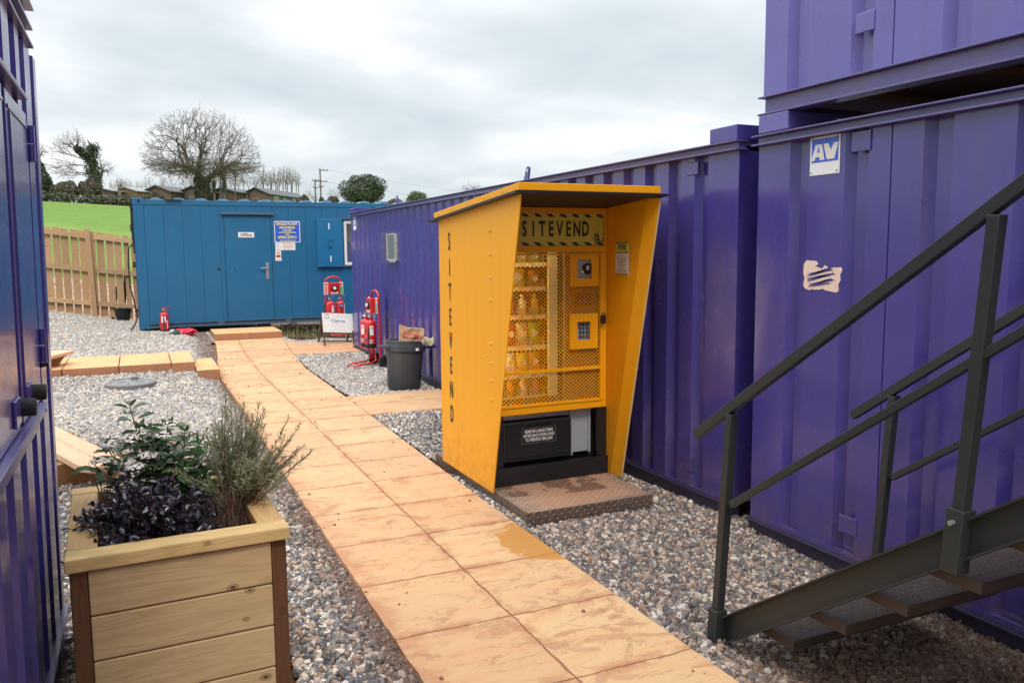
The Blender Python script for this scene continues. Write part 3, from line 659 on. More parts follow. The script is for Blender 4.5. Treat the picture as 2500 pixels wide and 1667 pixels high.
d=build('door',MB().box(1.515,2.355,BY-.008,BY+.022,.425,2.385),M['blue'],bc,bev=.003)
build('door_frame',MB().box(1.496,1.508,BY-.004,BY+.02,.425,2.3995).box(2.363,2.399,BY-.006,BY+.02,.425,2.3995).box(1.508,2.363,BY-.004,BY+.02,2.392,2.3995),M['blue'],bc)
build('door_gap_shade',MB().box(1.508,2.363,BY+.0225,BY+.027,.42,2.392),M['ink'],bc)  # black sheet standing in for the shade in the gap round the door
hb=MB().box(2.238,2.292,BY-.018,BY-.0085,1.19,1.50).tube([(2.265,BY-.0175,1.27),(2.265,BY-.027,1.27)],.013,12); build('handle_plate',hb,M['alu'],d,bev=.004)
build('handle',MB().tube([(2.265,BY-.018,1.405),(2.265,BY-.06,1.405),(2.13,BY-.062,1.405)],.011,8),M['alu'],d,smooth=40)
for z in (.62,1.4,2.2): build('hinge',MB().tube([(1.505,BY-.012,z-.05),(1.505,BY-.012,z+.05)],.012,8),M['blue'],d)
build('spy_hole',MB().disc((1.67,BY-.009,1.395),(0,-1,0),.014,10,.003),M['ink'],d)
build('wall_plug',MB().disc((1.385,BY-.001,1.395),(0,-1,0),.026,12,.004),M['ink'],bc)
sh=build('shutter',MB().box(3.215,3.71,BY-.075,BY-.002,1.41,2.345),paint('shutter_blue_paint',(.012,.135,.30),.35,wave=.15,coat=.1,dirtamt=.2),bc,bev=.004)
build('latch_strip',MB().box(3.44,3.462,BY-.0785,BY-.0755,2.14,2.26),M['white'],sh); build('latch_strip',MB().box(3.46,3.482,BY-.0785,BY-.0755,1.51,1.625),M['white'],sh)
build('shutter_handle',MB().box(3.445,3.49,BY-.10,BY-.0755,1.81,1.93).box(3.43,3.505,BY-.105,BY-.0755,1.925,1.94).box(3.43,3.505,BY-.105,BY-.0755,1.80,1.815),M['blue'],sh)
wf=build('window',MB().box(wx0,wx1,BY-.012,BY+.025,wz0,wz0+.055).box(wx0,wx1,BY-.012,BY+.025,wz1-.055,wz1).box(wx0,wx0+.05,BY-.012,BY+.025,wz0+.055,wz1-.055).box(wx1-.05,wx1,BY-.012,BY+.025,wz0+.055,wz1-.055).box(4.2,4.24,BY-.012,BY+.025,wz0+.055,wz1-.055),M['white'],bc)
def glassmat():
    m,t,b=newmat('clear_glass'); b.inputs['Base Color'].default_value=(.9,.93,.93,1); b.inputs['Roughness'].default_value=.03; b.inputs['Transmission Weight'].default_value=.92; b.inputs['IOR'].default_value=1.2
    b.inputs['Alpha'].default_value=.45; return m
M['glass']=glassmat()
build('pane',MB().box(wx0+.05,4.2,BY+.002,BY+.006,wz0+.055,wz1-.055).box(4.24,wx1-.05,BY+.002,BY+.006,wz0+.055,wz1-.055),M['glass'],wf)
build('window_sill',MB().box(3.62,wx1+.03,BY-.05,BY-.0125,wz0-.035,wz0-.012),M['blue_rail'],wf)
build('window_hood',MB().box(3.6,wx1+.03,BY-.05,BY-.0125,wz1+.03,wz1+.055),M['blue_rail'],wf)
build('interior_blind',MB().box(3.3,5.3,BY+.5,BY+.52,1.0,2.5),simple('beige_blind',(.62,.56,.5),.8),bc)
mb=MB().prism([(3.72,1.3),(4.12,1.3),(4.1,1.6),(4.03,1.8),(3.92,1.9),(3.8,1.92),(3.72,1.88)],(0,BY+.2,0),XP,ZP,.06); o=build('office_chair',mb,M['navy'],loc=(3.9,BY+.2,1.3),bev=.01)
tag(o,'dark chair back seen through the cabin window','chair')
for x in (.35,2.2,4.2,5.9):
    o=build('support_block',MB().box(x-.1,x+.1,BY+.12,BY+.42,gh(x,BY)-.1,Z0-.001),simple('concrete_block',(.12,.11,.1),.9),bc)
# signs on the cabin
def sgn(name,label,mb,mats,loc,cat='sign'): return tag(build(name,mb,mats,loc=loc),label,cat)
o=(1.755,BY-.011,1.985); mb=MB().rect(o,SOUTH,0,.29,0,.098,.003); mb.mi=1; mb.text('Office',.085,(1.90,BY-.0125,2.033),SOUTH,.0008); sgn('door_sign','small white plate reading Office on the blue door',mb,[M['white'],M['ink']],o)
o=(2.42,BY-.003,1.89); a,b=.485,.405; mb=MB().rect(o,SOUTH,0,a,0,b,.003); mb.mi=1; mb.rect((o[0],BY-.0045,o[2]),SOUTH,.014,a-.014,.014,b-.014)
mb.mi=2; cx=o[0]+a/2
for tx,sz,zz,bo,xs in (('EAGLE PLANT',.067,.350,.003,.96),('HEATHFIELD',.052,.280,.0025,1.0),('PORTABLE',.036,.230,.0015,1.0),('ACCOMMODATION',.036,.188,.0015,1.0),('HIRE',.034,.148,.0015,1.0),('07595 279711',.063,.094,.003,.98),('www.eagleplant.co.uk',.034,.038,.0008,1.0)):
    mb.text(tx,sz,(cx,BY-.0062,o[2]+zz),SOUTH,bo,xs)
sgn('company_sign','blue and yellow EAGLE PLANT sign beside the office door',mb,[M['white'],M['signblue'],M['signyellow']],o)
o=(2.43,BY-.003,1.742); mb=MB().rect(o,SOUTH,0,.375,0,.142,.003); mb.mi=1
for k in range(4): mb.rect((o[0],BY-.0045,o[2]),SOUTH,.13+.02*(k%2),.35-.03*(k%2),.115-.028*k,.121-.028*k)
mb.mi=2; mb.rect((o[0],BY-.0045,o[2]),SOUTH,.03,.09,.02,.075); mb.mi=0; mb.rect((o[0],BY-.006,o[2]),SOUTH,.035,.085,.025,.07)
mb.mi=2; mb.rect((o[0],BY-.0045,o[2]),SOUTH,.03,.07,.085,.12)
sgn('notice','white notice with faint red print under the blue company sign',mb,[M['white'],M['redink'],simple('faint_ink',(.55,.53,.52),.6)],o)
o=(2.425,BY-.003,1.552); mb=MB().rect(o,SOUTH,0,.105,0,.185,.003); mb.mi=1; mb.rect((o[0],BY-.0045,o[2]),SOUTH,.012,.093,.052,.098)
mb.prism([(.052+.03*math.cos(q),.142+.03*math.sin(q)) for q in np.linspace(0,2*PI,18,endpoint=False)],(o[0],BY-.0045,o[2]),XP,ZP,.0012); mb.mi=0
mb.prism([(.052+.023*math.cos(q),.142+.023*math.sin(q)) for q in np.linspace(0,2*PI,18,endpoint=False)],(o[0],BY-.006,o[2]),XP,ZP,.0012); mb.mi=1
mb.obox((o[0]+.052,BY-.0075,o[2]+.142),(.021,0,-.017),(0,.0006,0),(.002,0,.0025)); mb.mi=2; mb.obox((o[0]+.05,BY-.007,o[2]+.14),(.016,0,0),(0,.0004,0),(0,0,.003)); mb.rect((o[0],BY-.0062,o[2]),SOUTH,.025,.08,.068,.08)
mb.mi=3; mb.rect((o[0]-.008,BY-.0085,o[2]-.016),SOUTH,0,.121,0,.05,.012)
sgn('notice','small no smoking notice in a clear holder right of the office door',mb,[M['white'],M['redink'],M['ink'],simple('clear_holder',(.62,.63,.65),.2)],o)
# cables
mb=MB(); pts=[(-.06,BY+.06,2.62),(-.055,BY+.1,2.5),(-.06,BY+.08,2.2),(-.05,BY+.08,1.88),(-.13,BY+.0,1.8),(-.15,BY-.02,1.5),(-.14,BY,1.1),(-.08,BY-.02,.8),(-.05,BY-.04,.55),(-.10,BY-.1,.42),(-.17,BY-.14,.33)]
mb.tube(pts,.013,6); mb.tube([(-.04,BY+.05,2.6),(-.04,BY+.05,1.7)],.012,6); mb.box(-.085,-.03,BY+.03,BY+.12,2.10,2.22); mb.box(-.075,-.03,BY+.02,BY+.1,2.5,2.56); mb.box(-.075,-.03,BY+.02,BY+.1,1.45,1.55)
tag(build('power_cable',mb,M['rubber'],loc=(-.1,BY,.33),smooth=40),'black cable hanging down the left corner of the blue cabin','cable')
mb=MB(); mb.tube([(2.32,15.6,.33),(2.36,15.5,.20),(2.42,15.4,.36),(2.56,15.3,.42),(2.75,15.15,.30),(3.0,15.0,.19),(3.3,14.95,.14),(3.8,14.9,.125)],.014,6); mb.tube([(2.3,15.5,.14),(2.5,15.2,.15),(2.9,15.05,.13)],.016,6); mb.tube([(2.4,15.9,.33),(3.2,15.8,.31),(3.9,15.8,.28)],.014,6)
tag(build('power_cable',mb,M['rubber'],loc=(2.6,15.2,.12),smooth=40),'loose black cables lying by the doorstep of the cabin','cable')
mb=MB()
for k in range(1900):
    x=2.3+2.6*random.random(); y=14.75+2.2*random.random(); h=.05+.16*random.random()*(1 if y>15.4 else .5); a=random.random()*6.28; z=gh(x,y)-.01; dx,dy=.05*math.cos(a),.05*math.sin(a)
    if y<15.1 and random.random()<.8: continue
    w_=.006; mb.add([(x-w_*math.sin(a),y+w_*math.cos(a),z),(x+w_*math.sin(a),y-w_*math.cos(a),z),(x+dx,y+dy,z+h)],[(0,1,2)])
struct(build('rough_grass',mb,leaf('rough_grass_blades',(.10,.13,.03),(.30,.26,.12),.7)),'rough grass under the right end of the blue cabin','stuff')
mb=MB().tube([(2.52,14.75,.1),(2.515,14.75,.5)],.006,5).tube([(2.55,14.78,.1),(2.555,14.78,.36)],.005,5); tag(build('wire_stake',mb,simple('rusty_wire',(.12,.08,.05),.7),loc=(2.53,14.75,.1)),'thin wire stakes standing in the gravel right of the doorstep','stake')
# ------------------------------------------------------------------ timber fence
FY=19.3
fn=thing('timber_fence','tall pale-brown timber fence at the edge of the green field','fence',(-.9,FY,.4))
def fz(x): return gh(x,FY)
def ftop(x): return 2.07-.126*(x+.09)
x=-3.78; k=0
while x<1.2:
    b=fz(x)+.03; tp=ftop(x)+.015*random.uniform(-1,1); w=.066+.004*random.random(); gap=(abs(x+.25)<.09)
    ln=.012*random.uniform(-1,1)
    if gap: w*=.75
    mb=MB(); mb.prism([(x-w+ln,tp),(x-w,b),(x+w,b),(x+w+ln,tp-.012)],(0,FY+.02,0),XP,ZP,.02); build('pale',mb,W['fence'],fn,bev=.002); x+=.163
for rz in (-.11,-.80,-1.50):
    for xa,xb in ((-3.8,-.93),(-.80,1.2)):
        mb=MB(); mb.bar((xa,FY-.012,ftop(xa)+rz),(xb,FY-.012,ftop(xb)+rz),.05,.095,YP); build('rail',mb,W['fencex'],fn,bev=.003)
for px,lean in ((-.885,-.05),(-2.75,-.03)):
    mb=MB(); mb.bar((px+.02,FY-.05,fz(px)-.1),(px+.02+lean,FY-.05,ftop(px)+.05),.10,.10,XP); build('post',mb,W['fence'],fn,bev=.005)
mb=MB(); mb.bar((-.36,FY+.25,.25),(-.20,FY+.3,1.5),.08,.05); mb.bar((-.55,FY+.3,.25),(-.42,FY+.35,1.0),.06,.05); tag(build('timber_offcut',mb,M['ink'],loc=(-.3,FY+.3,.25)),'dark boards leaning behind the gap in the timber fence','board')
bz=gh(-.33,18.95); mb=MB().lathe([(1e-4,0),(.125,0),(.165,.25),(.175,.25),(.175,.268),(.16,.268),(.12,.02),(1e-4,.02)],(-.33,18.95,bz),24); mb.tube([(-.20,18.88,bz+.26),(-.14,18.86,bz+.22),(-.13,18.86,bz+.16)],.006,5)
tag(build('plant_pot',mb,M['plastic'],loc=(-.33,18.95,bz),smooth=40),'black plastic pot on the gravel against the timber fence','pot')
# ------------------------------------------------------------------ fire extinguishers
M['label']=simple('pale_label',(.75,.73,.70),.5,var=.06)
def extinguisher(label,loc,rz,r=.075,h=.34,band='label',group='fire extinguishers',hose=True):
    e=thing('fire_extinguisher',label,'extinguisher',loc,group,rot=(0,0,rz))
    def b(n,mb,m,p=None,**k): return build(n,mb,m,p or e,local=True,**k)
    b('cylinder',MB().lathe([(1e-4,.035),(r*.99,.035),(r,.05),(r,h*.86),(r*.93,h*.93),(r*.7,h*.985),(r*.35,h),(r*.32,h+.03),(1e-4,h+.03)],(0,0,0),24),M['red'],smooth=50)
    b('base_ring',MB().lathe([(1e-4,0),(r*.97,0),(r*1.02,.01),(r*1.02,.05),(r*.98,.055)],(0,0,0),24),M['plastic'],smooth=40)
    # label wrapped on the front
    mb=MB(); R_=r+.0015
    def wrap(a0,a1,z0,z1):
        n=8; vs=[]
        for i in range(n+1):
            t=a0+(a1-a0)*i/n; vs+=[(R_*math.sin(t),-R_*math.cos(t),z0),(R_*math.sin(t),-R_*math.cos(t),z1)]
        mb.add(vs,[(2*i,2*i+2,2*i+3,2*i+1) for i in range(n)])
    if band=='label': wrap(.1,.75,h*.45,h*.80); mb.mi=1; wrap(.25,.6,h*.68,h*.74); mb.mi=2; wrap(-.9,-.6,h*.55,h*.68); wrap(-.8,-.45,h*.22,h*.34); mb.mi=0; wrap(-.15,.7,h*.27,h*.29); wrap(-.1,.6,h*.22,h*.24); wrap(-.1,.65,h*.17,h*.19); wrap(-.75,-.55,h*.4,h*.43)
    elif band=='split': wrap(-.75,-.35,h*.50,h*.80); wrap(-.1,.32,h*.5,h*.8); mb.mi=3; wrap(.45,.85,h*.68,h*.8); mb.mi=0; [wrap(.5,.8,h*(.2+.085*q),h*(.26+.085*q)) for q in range(5)]
    else: mb.mi=3; wrap(-.6,.6,h*.70,h*.86); mb.mi=0; wrap(-.3,.3,h*.76,h*.80); wrap(.75,1.15,h*.3,h*.85)
    b('label',mb,[M['label'],M['redink'],M['navy'],M['navy']])
    b('valve',MB().lathe([(1e-4,h+.0305),(.016,h+.0305),(.018,h+.06),(1e-4,h+.065)],(0,0,0),12).tube([(0,0,h+.045),(-.035,-.02,h+.045)],.012,8),M['chrome'],smooth=40)
    b('lever',MB().bar((-.015,0,h+.067),(.10,0,h+.105),.018,.006).bar((-.015,0,h+.05),(.085,0,h+.055),.018,.006).bar((-.015,0,h+.05),(-.02,0,h+.1),.014,.012),M['red'] if band=='split' else M['alu'])
    if hose: b('hose',MB().tube([(-.035,-.02,h+.045),(-r*.9,-.01,h*.98),(-r*1.28,-.0,h*.75),(-r*1.22,0,h*.35),(-r*1.1,0,h*.15)],.009,7),M['rubber'],smooth=50)
    else: b('nozzle',MB().tube([(-.03,-.02,h+.045),(-.015,-.05,h*.9),(-.01,-r-.012,h*.6),(-.01,-r-.01,h*.12)],.009,7),M['rubber'],smooth=50)
    return e
z=gh(.39,16.02); extinguisher('single red fire extinguisher standing on the gravel against the blue cabin',(.39,16.0,z),0,.073,.36,'split',hose=False)
z=gh(.7,15.6)
def crumple(name,c,dim,seed,mats,label,cat,amp=.35,sub=3,rz=0,extra=None):
    import bmesh
    bm=bmesh.new(); bmesh.ops.create_icosphere(bm,subdivisions=sub,radius=1)
    mb=MB(); ca,sa=math.cos(rz),math.sin(rz)
    for v in bm.verts:
        p=v.co.copy(); q=p*1.0
        q+=Vector((mn.noise(p*1.7+V(seed,0,0)),mn.noise(p*1.7+V(0,seed,0)),mn.noise(p*1.7+V(0,0,seed))))*amp+p*mn.noise(p*5+V(seed,1,2))*amp*.35
        x,y,zz=q.x*dim[0],q.y*dim[1],max(q.z,-.55)*dim[2]
        mb.v.append((c[0]+x*ca-y*sa,c[1]+x*sa+y*ca,c[2]+zz))
    for f in bm.faces: mb.f.append(tuple(v.index for v in f.verts)); mb.m.append(0)
    bm.free()
    if extra: extra(mb)
    return tag(build(name,mb,mats,loc=c,smooth=70),label,cat)
def redcloth():
    m,t,b=newmat('red_patterned_cloth'); p=t.pos(); n=t.n('ShaderNodeTexVoronoi',{'Vector':p,'Scale':16.}).outputs['Distance']
    t.set(b.inputs['Base Color'],t.mix(t.ramp(n,[(.18,1),(.25,0)]),(.55,.01,.045),(.75,.6,.6))); b.inputs['Roughness'].default_value=.8; return m
def greencap(mb):
    mb.mi=1; mb.lathe([(.10,0),(.105,.02),(.08,.06),(.04,.085),(1e-4,.09)],(.53,15.52,z+.01),16,V(-.5,-.3,.8)); mb.mi=2; mb.obox((.49,15.46,z+.085),(.035,.02,.0),(.0,.008,.02),(.0,.01,-.01)); mb.mi=0
crumple('glove_heap',(.70,15.58,z+.04),(.2,.13,.075),3.3,[redcloth(),simple('bottle_green_cloth',(.01,.06,.035),.8),M['white']],'crumpled red patterned cloth with dark green end lying by the blue cabin','cloth',extra=greencap,rz=-.2)
# fire point trolleys
def fire_point(label,loc,rz):
    f=thing('fire_point_trolley',label,'trolley',loc,'fire point trolleys',rot=(0,0,rz))
    def b(n,mb,m,p=None,**k): return build(n,mb,m,p or f,local=True,**k)
    mb=MB(); arch=[(-.15,.02,.1),(-.15,.02,1.0)]+[(-.15*math.cos(a),.02,1.03+.10*math.sin(a)) for a in np.linspace(.2,PI-.2,9)]+[(.15,.02,1.0),(.15,.02,.1)]
    mb.tube(arch,.016,8)
    for s in (-1,1): mb.tube([(.1*s,-.02,.62),(.1*s,-.06,.3),(.11*s,-.03,.12),(.12*s,-.12,.075),(.13*s,-.30,.065),(.13*s,-.36,.05),(.13*s,-.38,.02)],.014,8)
    mb.tube([(-.15,.02,.62),(.15,.02,.62)],.012,6); mb.tube([(-.22,.07,.09),(.22,.07,.09)],.012,6); mb.tube([(-.13,-.30,.065),(.13,-.30,.065)],.012,6); mb.box(-.18,.18,-.18,.0,.295,.305)
    b('frame',mb,M['red'],smooth=50)
    bx=b('call_box',MB().box(-.105,.105,-.09,.003,.80,1.02),M['red'],bev=.01)
    b('call_button',MB().lathe([(.062,0),(.062,.012),(.045,.02)],(0,-.0905,.92),20,V(0,-1,0)),M['ink'],bx,smooth=40); b('button_centre',MB().lathe([(.03,.02),(.026,.034),(1e-4,.036)],(0,-.0905,.92),16,V(0,-1,0)),M['white'],bx,smooth=40)
    mb=MB()
    for q in (-.05,0,.05): mb.rect((q-.016,-.0915,.815),SOUTH,0,.032,0,.035)
    b('box_lettering',mb,M['label'],bx)
    for s in (-1,1):
        mb=MB().rect((s*.145-.037,-.02,.80),SOUTH,0,.074,0,.23,.004); mb.mi=1 if s<0 else 2
        for q in range(4): mb.rect((s*.145-.027,-.0218,.80),SOUTH,0,.054,.012+.036*q,.04+.036*q)
        mb.mi=1; mb.rect((s*.145-.025,-.0218,.80),SOUTH,0,.05,.165,.215)
        b('action_notice',mb,[M['label'],simple('notice_red',(.65,.12,.08),.5),M['greenink']])
    for s in (-1,1):
        w=b('wheel',MB().lathe([(.05,-.022),(.085,-.025),(.095,-.015),(.095,.015),(.085,.025),(.05,.022)],(.2*s,.07,.095),24,XP),M['rubber'],smooth=40)
        b('hub',MB().lathe([(1e-4,-.018),(.05,-.018),(.05,.018),(1e-4,.018)],(.2*s,.07,.095),20,XP).lathe([(1e-4,-.03),(.018,-.03),(.018,.03),(1e-4,.03)],(.2*s,.07,.095),12,XP),M['plastic'],w)
    return f
def tpoint(loc,rz,x,y,z): return (loc[0]+x*math.cos(rz)-y*math.sin(rz),loc[1]+x*math.sin(rz)+y*math.cos(rz),loc[2]+z)
TA=((3.13,11.78,gh(3.1,11.8)+.005),R(-84)); fire_point('red fire point trolley standing side-on beside the black bin',*TA)
TB=((3.31,15.35,gh(3.3,15.35)-.0),R(2)); fire_point('red fire point trolley against the blue cabin, behind the white board',*TB)
extinguisher('red water extinguisher nearer the path on the trolley beside the bin',tpoint(*TA,-.09,-.10,.31),TA[1]+.15,.082,.40,'label')
extinguisher('red extinguisher with white label on the near side of the bin-side trolley',tpoint(*TA,.09,-.10,.31),TA[1]+1.0,.082,.40,'label',hose=False)
extinguisher('plain red extinguisher on the left of the trolley by the blue cabin',tpoint(*TB,-.095,-.10,.31),TB[1],.082,.37,'label')
extinguisher('blue-banded red extinguisher on the right of the trolley by the blue cabin',tpoint(*TB,.095,-.10,.31),TB[1],.082,.37,'blue',hose=False)
# leaning board sign
sz=gh(3.1,14.2)
sb=thing('board_sign','white notice board on a rusty frame in front of the far trolley','sign',(3.06,14.25,sz))
sx0,sx1=2.86,3.40; ang=R(12)
FR=(V(.9975,-.012,-.07).normalized(),V(0,math.sin(ang),math.cos(ang)))
o=V(sx0,14.17,sz+.25); mb=MB().rect(o,FR,0,.535,0,.335,.01); mb.mi=1; nrm=FR[0].cross(FR[1])
mb.text('Cleirna',.085,o+FR[0]*.265+FR[1]*.20+nrm*.0015,FR,.0008); mb.mi=2
for zz,a,q in ((.295,.2,.48),(.27,.17,.47),(.145,.2,.33),(.11,.13,.44),(.065,.2,.34),(.03,.16,.40)): mb.rect(o+nrm*.0015,FR,a,q,zz,zz+.008)
mb.mi=3
pts=[(.05,.31),(.075,.318),(.09,.305),(.10,.315),(.112,.30),(.105,.27),(.118,.245),(.10,.25),(.09,.24),(.085,.25),(.07,.25),(.066,.24),(.058,.26),(.046,.275)]
for i in range(len(pts)):
    a,q=pts[i],pts[(i+1)%len(pts)]; pa=o+FR[0]*a[0]+FR[1]*a[1]+nrm*.002; pb=o+FR[0]*q[0]+FR[1]*q[1]+nrm*.002; mb.bar(pa,pb,.005,.0015,nrm.cross(pb-pa))
mb.mi=4; mb.rect(o+nrm*.0015,FR,.085,.10,.295,.308)
build('panel',mb,[M['white'],simple('violet_ink',(.16,.14,.42),.5),simple('faded_ink',(.62,.62,.6),.6),M['ink'],M['greenink']],sb)
M['rust']=simple('rusty_frame',(.09,.055,.04),.7,var=.4)
mb=MB()
for xx in (.012,.52):
    a=o+FR[0]*xx-nrm*.025; mb.bar(a+FR[1]*.345,V(a.x,a.y-.07,gh(a.x,a.y)-.02),.028,.028); mb.bar(a+FR[1]*.345,V(a.x-.02,a.y+.42,gh(a.x,a.y)-.02),.028,.028)
mb.bar(o+FR[0]*0-nrm*.02+FR[1]*-.012,o+FR[0]*.535-nrm*.02+FR[1]*-.012,.02,.02); mb.bar((sx0-.01,14.35,sz+.07),(sx1,14.35,sz+.05),.02,.02)
build('frame',mb,M['rust'],sb)
# ------------------------------------------------------------------ dustbin with rubbish
bx,by=2.955,9.78; bz=gh(bx,by)
M['binplastic']=paint('scuffed_bin_plastic',(.040,.045,.052),.5,dirt=(.15,.14,.13),wave=.2,dirtamt=.5,coat=0,scuff=(.10,.11,.12))
db=thing('dustbin','round black plastic dustbin with scuffed rim and rubbish poking out','bin',(bx,by,bz),rot=(R(-1.5),R(3.2),0))
def b(n,mb,m,p=None,**k): return build(n,mb,m,p or db,local=True,**k)
b('body',MB().lathe([(1e-4,0),(.195,0),(.205,.012),(.228,.48),(.20,.48),(.19,.03),(1e-4,.03)],(0,0,0),32),M['binplastic'],smooth=40)
b('rim',MB().lathe([(.229,.47),(.252,.475),(.256,.54),(.243,.547),(.243,.60),(.236,.607),(.228,.60),(.224,.48)],(0,0,0),32),M['binplastic'],smooth=35)
for s in (-1,1):
    p=[]; 
    for a in np.linspace(-.42,.42,7): p.append((.25*math.cos(a),.25*math.sin(a)))
    for a in np.linspace(.36,-.36,7): p.append(((.36-.10*(a/.36)**2)*math.cos(a),(.33)*math.sin(a)))
    mb=MB().prism([(s*q[0],q[1]) for q in p],(0,0,.535),XP,YP,.03); b('handle',mb,M['binplastic'],bev=.006)
b('scrape',MB().rect((.06,-.2575,.49),SOUTH,0,.035,0,.03,.02),M['white'])
def kraft():
    m,t,b=newmat('brown_kraft_paper'); p=t.pos(); n=t.noise(p,9,5,.6)
    t.set(b.inputs['Base Color'],t.mix(n,(.48,.30,.16),(.62,.43,.26))); b.inputs['Roughness'].default_value=.85; t.set(b.inputs['Normal'],t.bump(t.noise(p,16,4,.7,1.),.7,.02)); return m
mb=MB(); nx,nz=14,10; bw,bh=.30,.24; o=V(bx-.075,by-.13,bz+.555)
def bagp(u,v,side):
    tx=V(.985,-.12,-.03).normalized(); ty=V(.12,.985,0)
    top=bh*(1-.16*sst(.55,1,u)-.10*math.sin(u*PI)**2+.08*(1-sst(0,.25,u)))
    p=o+tx*(u*bw)+ty*(side*(.11-.06*v))+ZP*(v*top)
    p+=ty*(.032*mn.noise(V(u*4,v*3.4,side*3))) +ZP*.006*mn.noise(V(u*6,v*2,side*7)); return p
for side in (0,1):
    n0=len(mb.v)
    for j in range(nz+1):
        for i in range(nx+1): mb.v.append(tuple(bagp(i/nx,j/nz,side)))
    for j in range(nz):
        for i in range(nx):
            a=n0+j*(nx+1)+i; f=(a,a+1,a+nx+2,a+nx+1); mb.f.append(f if side==0 else f[::-1]); mb.m.append(0)
m2=(nx+1)*(nz+1)
for j in range(nz):
    a=j*(nx+1); mb.f.append((a+m2,a,a+nx+1,a+m2+nx+1)); mb.m.append(0); a+=nx; mb.f.append((a,a+m2,a+m2+nx+1,a+nx+1)); mb.m.append(0)
for i in range(nx): a=nz*(nx+1)+i; mb.f.append((a,a+1,a+1+m2,a+m2)); mb.m.append(0)
mb.mi=1; tm=MB().text('Morrison',.062,(0,0,0),(XP,YP),.002,.98)
tm.f=tm.f; 
def onbag(u,v): p=bagp(clamp(u),clamp(v),0); return p+V(-.10,-.99,0)*.0035
n0=len(mb.v); mb.v+=[tuple(onbag(.5+p[0]/bw,.60-.1*(p[0]/bw)+p[1]/bh)) for p in tm.v]; mb.f+=[tuple(q+n0 for q in f) for f in tm.f]; mb.m+=[1]*len(tm.f)
n0=len(mb.v); K=24
for i in range(K+1):
    u=.12+.82*i/K; vv=.42-.07*i/K+.02*math.sin(i*1.9); mb.v+=[tuple(onbag(u,vv)),tuple(onbag(u,vv+.075+.02*math.sin(i*2.7)))]
for i in range(K):
    if i%4!=3: mb.f.append((n0+2*i,n0+2*i+2,n0+2*i+3,n0+2*i+1)); mb.m.append(1)
tag(build('paper_bag',mb,[kraft(),M['redink']],loc=o,smooth=40),'crumpled brown paper bag with red lettering in the top of the dustbin','paper bag')
def wrapmat():
    m,t,b=newmat('crisp_wrapper'); p=t.pos(); t.set(b.inputs['Base Color'],t.ramp(t.noise(p,14,3),[(.35,(.75,.72,.6)),(.5,(.6,.55,.16)),(.58,(.3,.3,.2)),(.66,(.8,.8,.78))])); b.inputs['Roughness'].default_value=.25; return m
mb=MB(); vs=[(.0,0,.05),(.035,-.01,.06),(.09,-.02,.035),(.14,-.03,.075),(.125,-.03,.0),(.09,-.02,-.055),(.06,-.03,-.05),(.03,-.01,.0)]
cx=V(bx+.255,by-.05,bz+.575); vs2=[(a,b_+.03+.012*math.sin(i*2),c) for i,(a,b_,c) in enumerate(vs)]
mb.add([tuple(cx+V(*p)) for p in vs]+[tuple(cx+V(*p)) for p in vs2],[(0,1,7),(1,2,6,7),(2,4,5,6),(2,3,4),(15,9,8),(15,14,10,9),(14,13,12,10),(12,11,10)]+[(i,(i+1)%8,(i+1)%8+8,i+8)[::-1] for i in range(8)])
tag(build('wrapper',mb,wrapmat(),loc=cx),'white and yellow wrapper caught on the right handle of the dustbin','wrapper')
crumple('plastic_bag',(bx+.17,by-.1,bz+.59),(.07,.06,.05),8.1,simple('clear_plastic_film',(.45,.44,.5),.2),'scrap of clear film beside the paper bag in the dustbin','plastic film',amp=.5)
# manhole
mx,my=-.155,11.28; mz=gh(mx,my)+.015
mc=thing('manhole_cover','round grey plastic access cover set in the gravel left of the path','manhole cover',(mx,my,mz))
M['greyplastic']=simple('grey_plastic_cover',(.16,.15,.15),.5,var=.2)
build('ring',MB().lathe([(.30,-.05),(.30,.018),(.285,.03),(.235,.03),(.225,.02)],(mx,my,mz),36),M['greyplastic'],mc,smooth=30)
mb=MB().lathe([(.224,.01),(.222,.024),(1e-4,.026)],(mx,my,mz),36)
for q in range(6):
    a=q*PI/3+.3; mb.obox((mx+.12*math.cos(a),my+.12*math.sin(a),mz+.028),(.05*math.cos(a),.05*math.sin(a),0),(-.008*math.sin(a),.008*math.cos(a),0),(0,0,.004))
build('lid',mb,simple('grey_plastic_lid',(.21,.205,.20),.45,var=.2),mc,smooth=30)
build('lift_tab',MB().box(mx+.0,mx+.09,my+.16,my+.25,mz+.026,mz+.065).box(mx-.22,mx-.0,my+.235,my+.25,mz+.026,mz+.04),M['greyplastic'],mc,bev=.004)
# benches
def bench(label,o,u,polyA,polyB,top,th,beam):
    b=thing('timber_bench',label,'bench',(o[0],o[1],0),'low timber benches'); u=Vector((*u,0)).normalized(); v=V(u.y,-u.x,0)
    ux,uy=v,u     # normal = v x u = up
    for p in (polyA,polyB): build('plank',MB().prism([(q[1],q[0]) for q in p],(o[0],o[1],top),ux,uy,th),W['bench'],b,bev=.006)
    build('support_beam',beam,W['beam'],b,bev=.006); return b
o=(-.443,6.305); u=V(-.342,.94,0); v=V(.94,.342,0); c=V(o[0],o[1],0)
bm_=MB().obox(c+u*.42+v*.10+ZP*.085,v*.34,u*.045,ZP*.10); bm_.obox(c+u*1.5+v*.10+ZP*.085,v*.3,u*.045,ZP*.10)
bench('near low bench of two planks with clipped corners beside the planter',o,(-.342,.94),[(1.9,0),(0,0),(-.11,.05),(-.14,.146),(1.9,.146)],[(1.9,.151),(-.143,.151),(-.165,.215),(.04,.29),(1.9,.29)],.242,.048,bm_)
o=(-.84,12.42); u2=V(-.92,.39,0); c=V(o[0],o[1],0); vv=V(.39,.92,0)
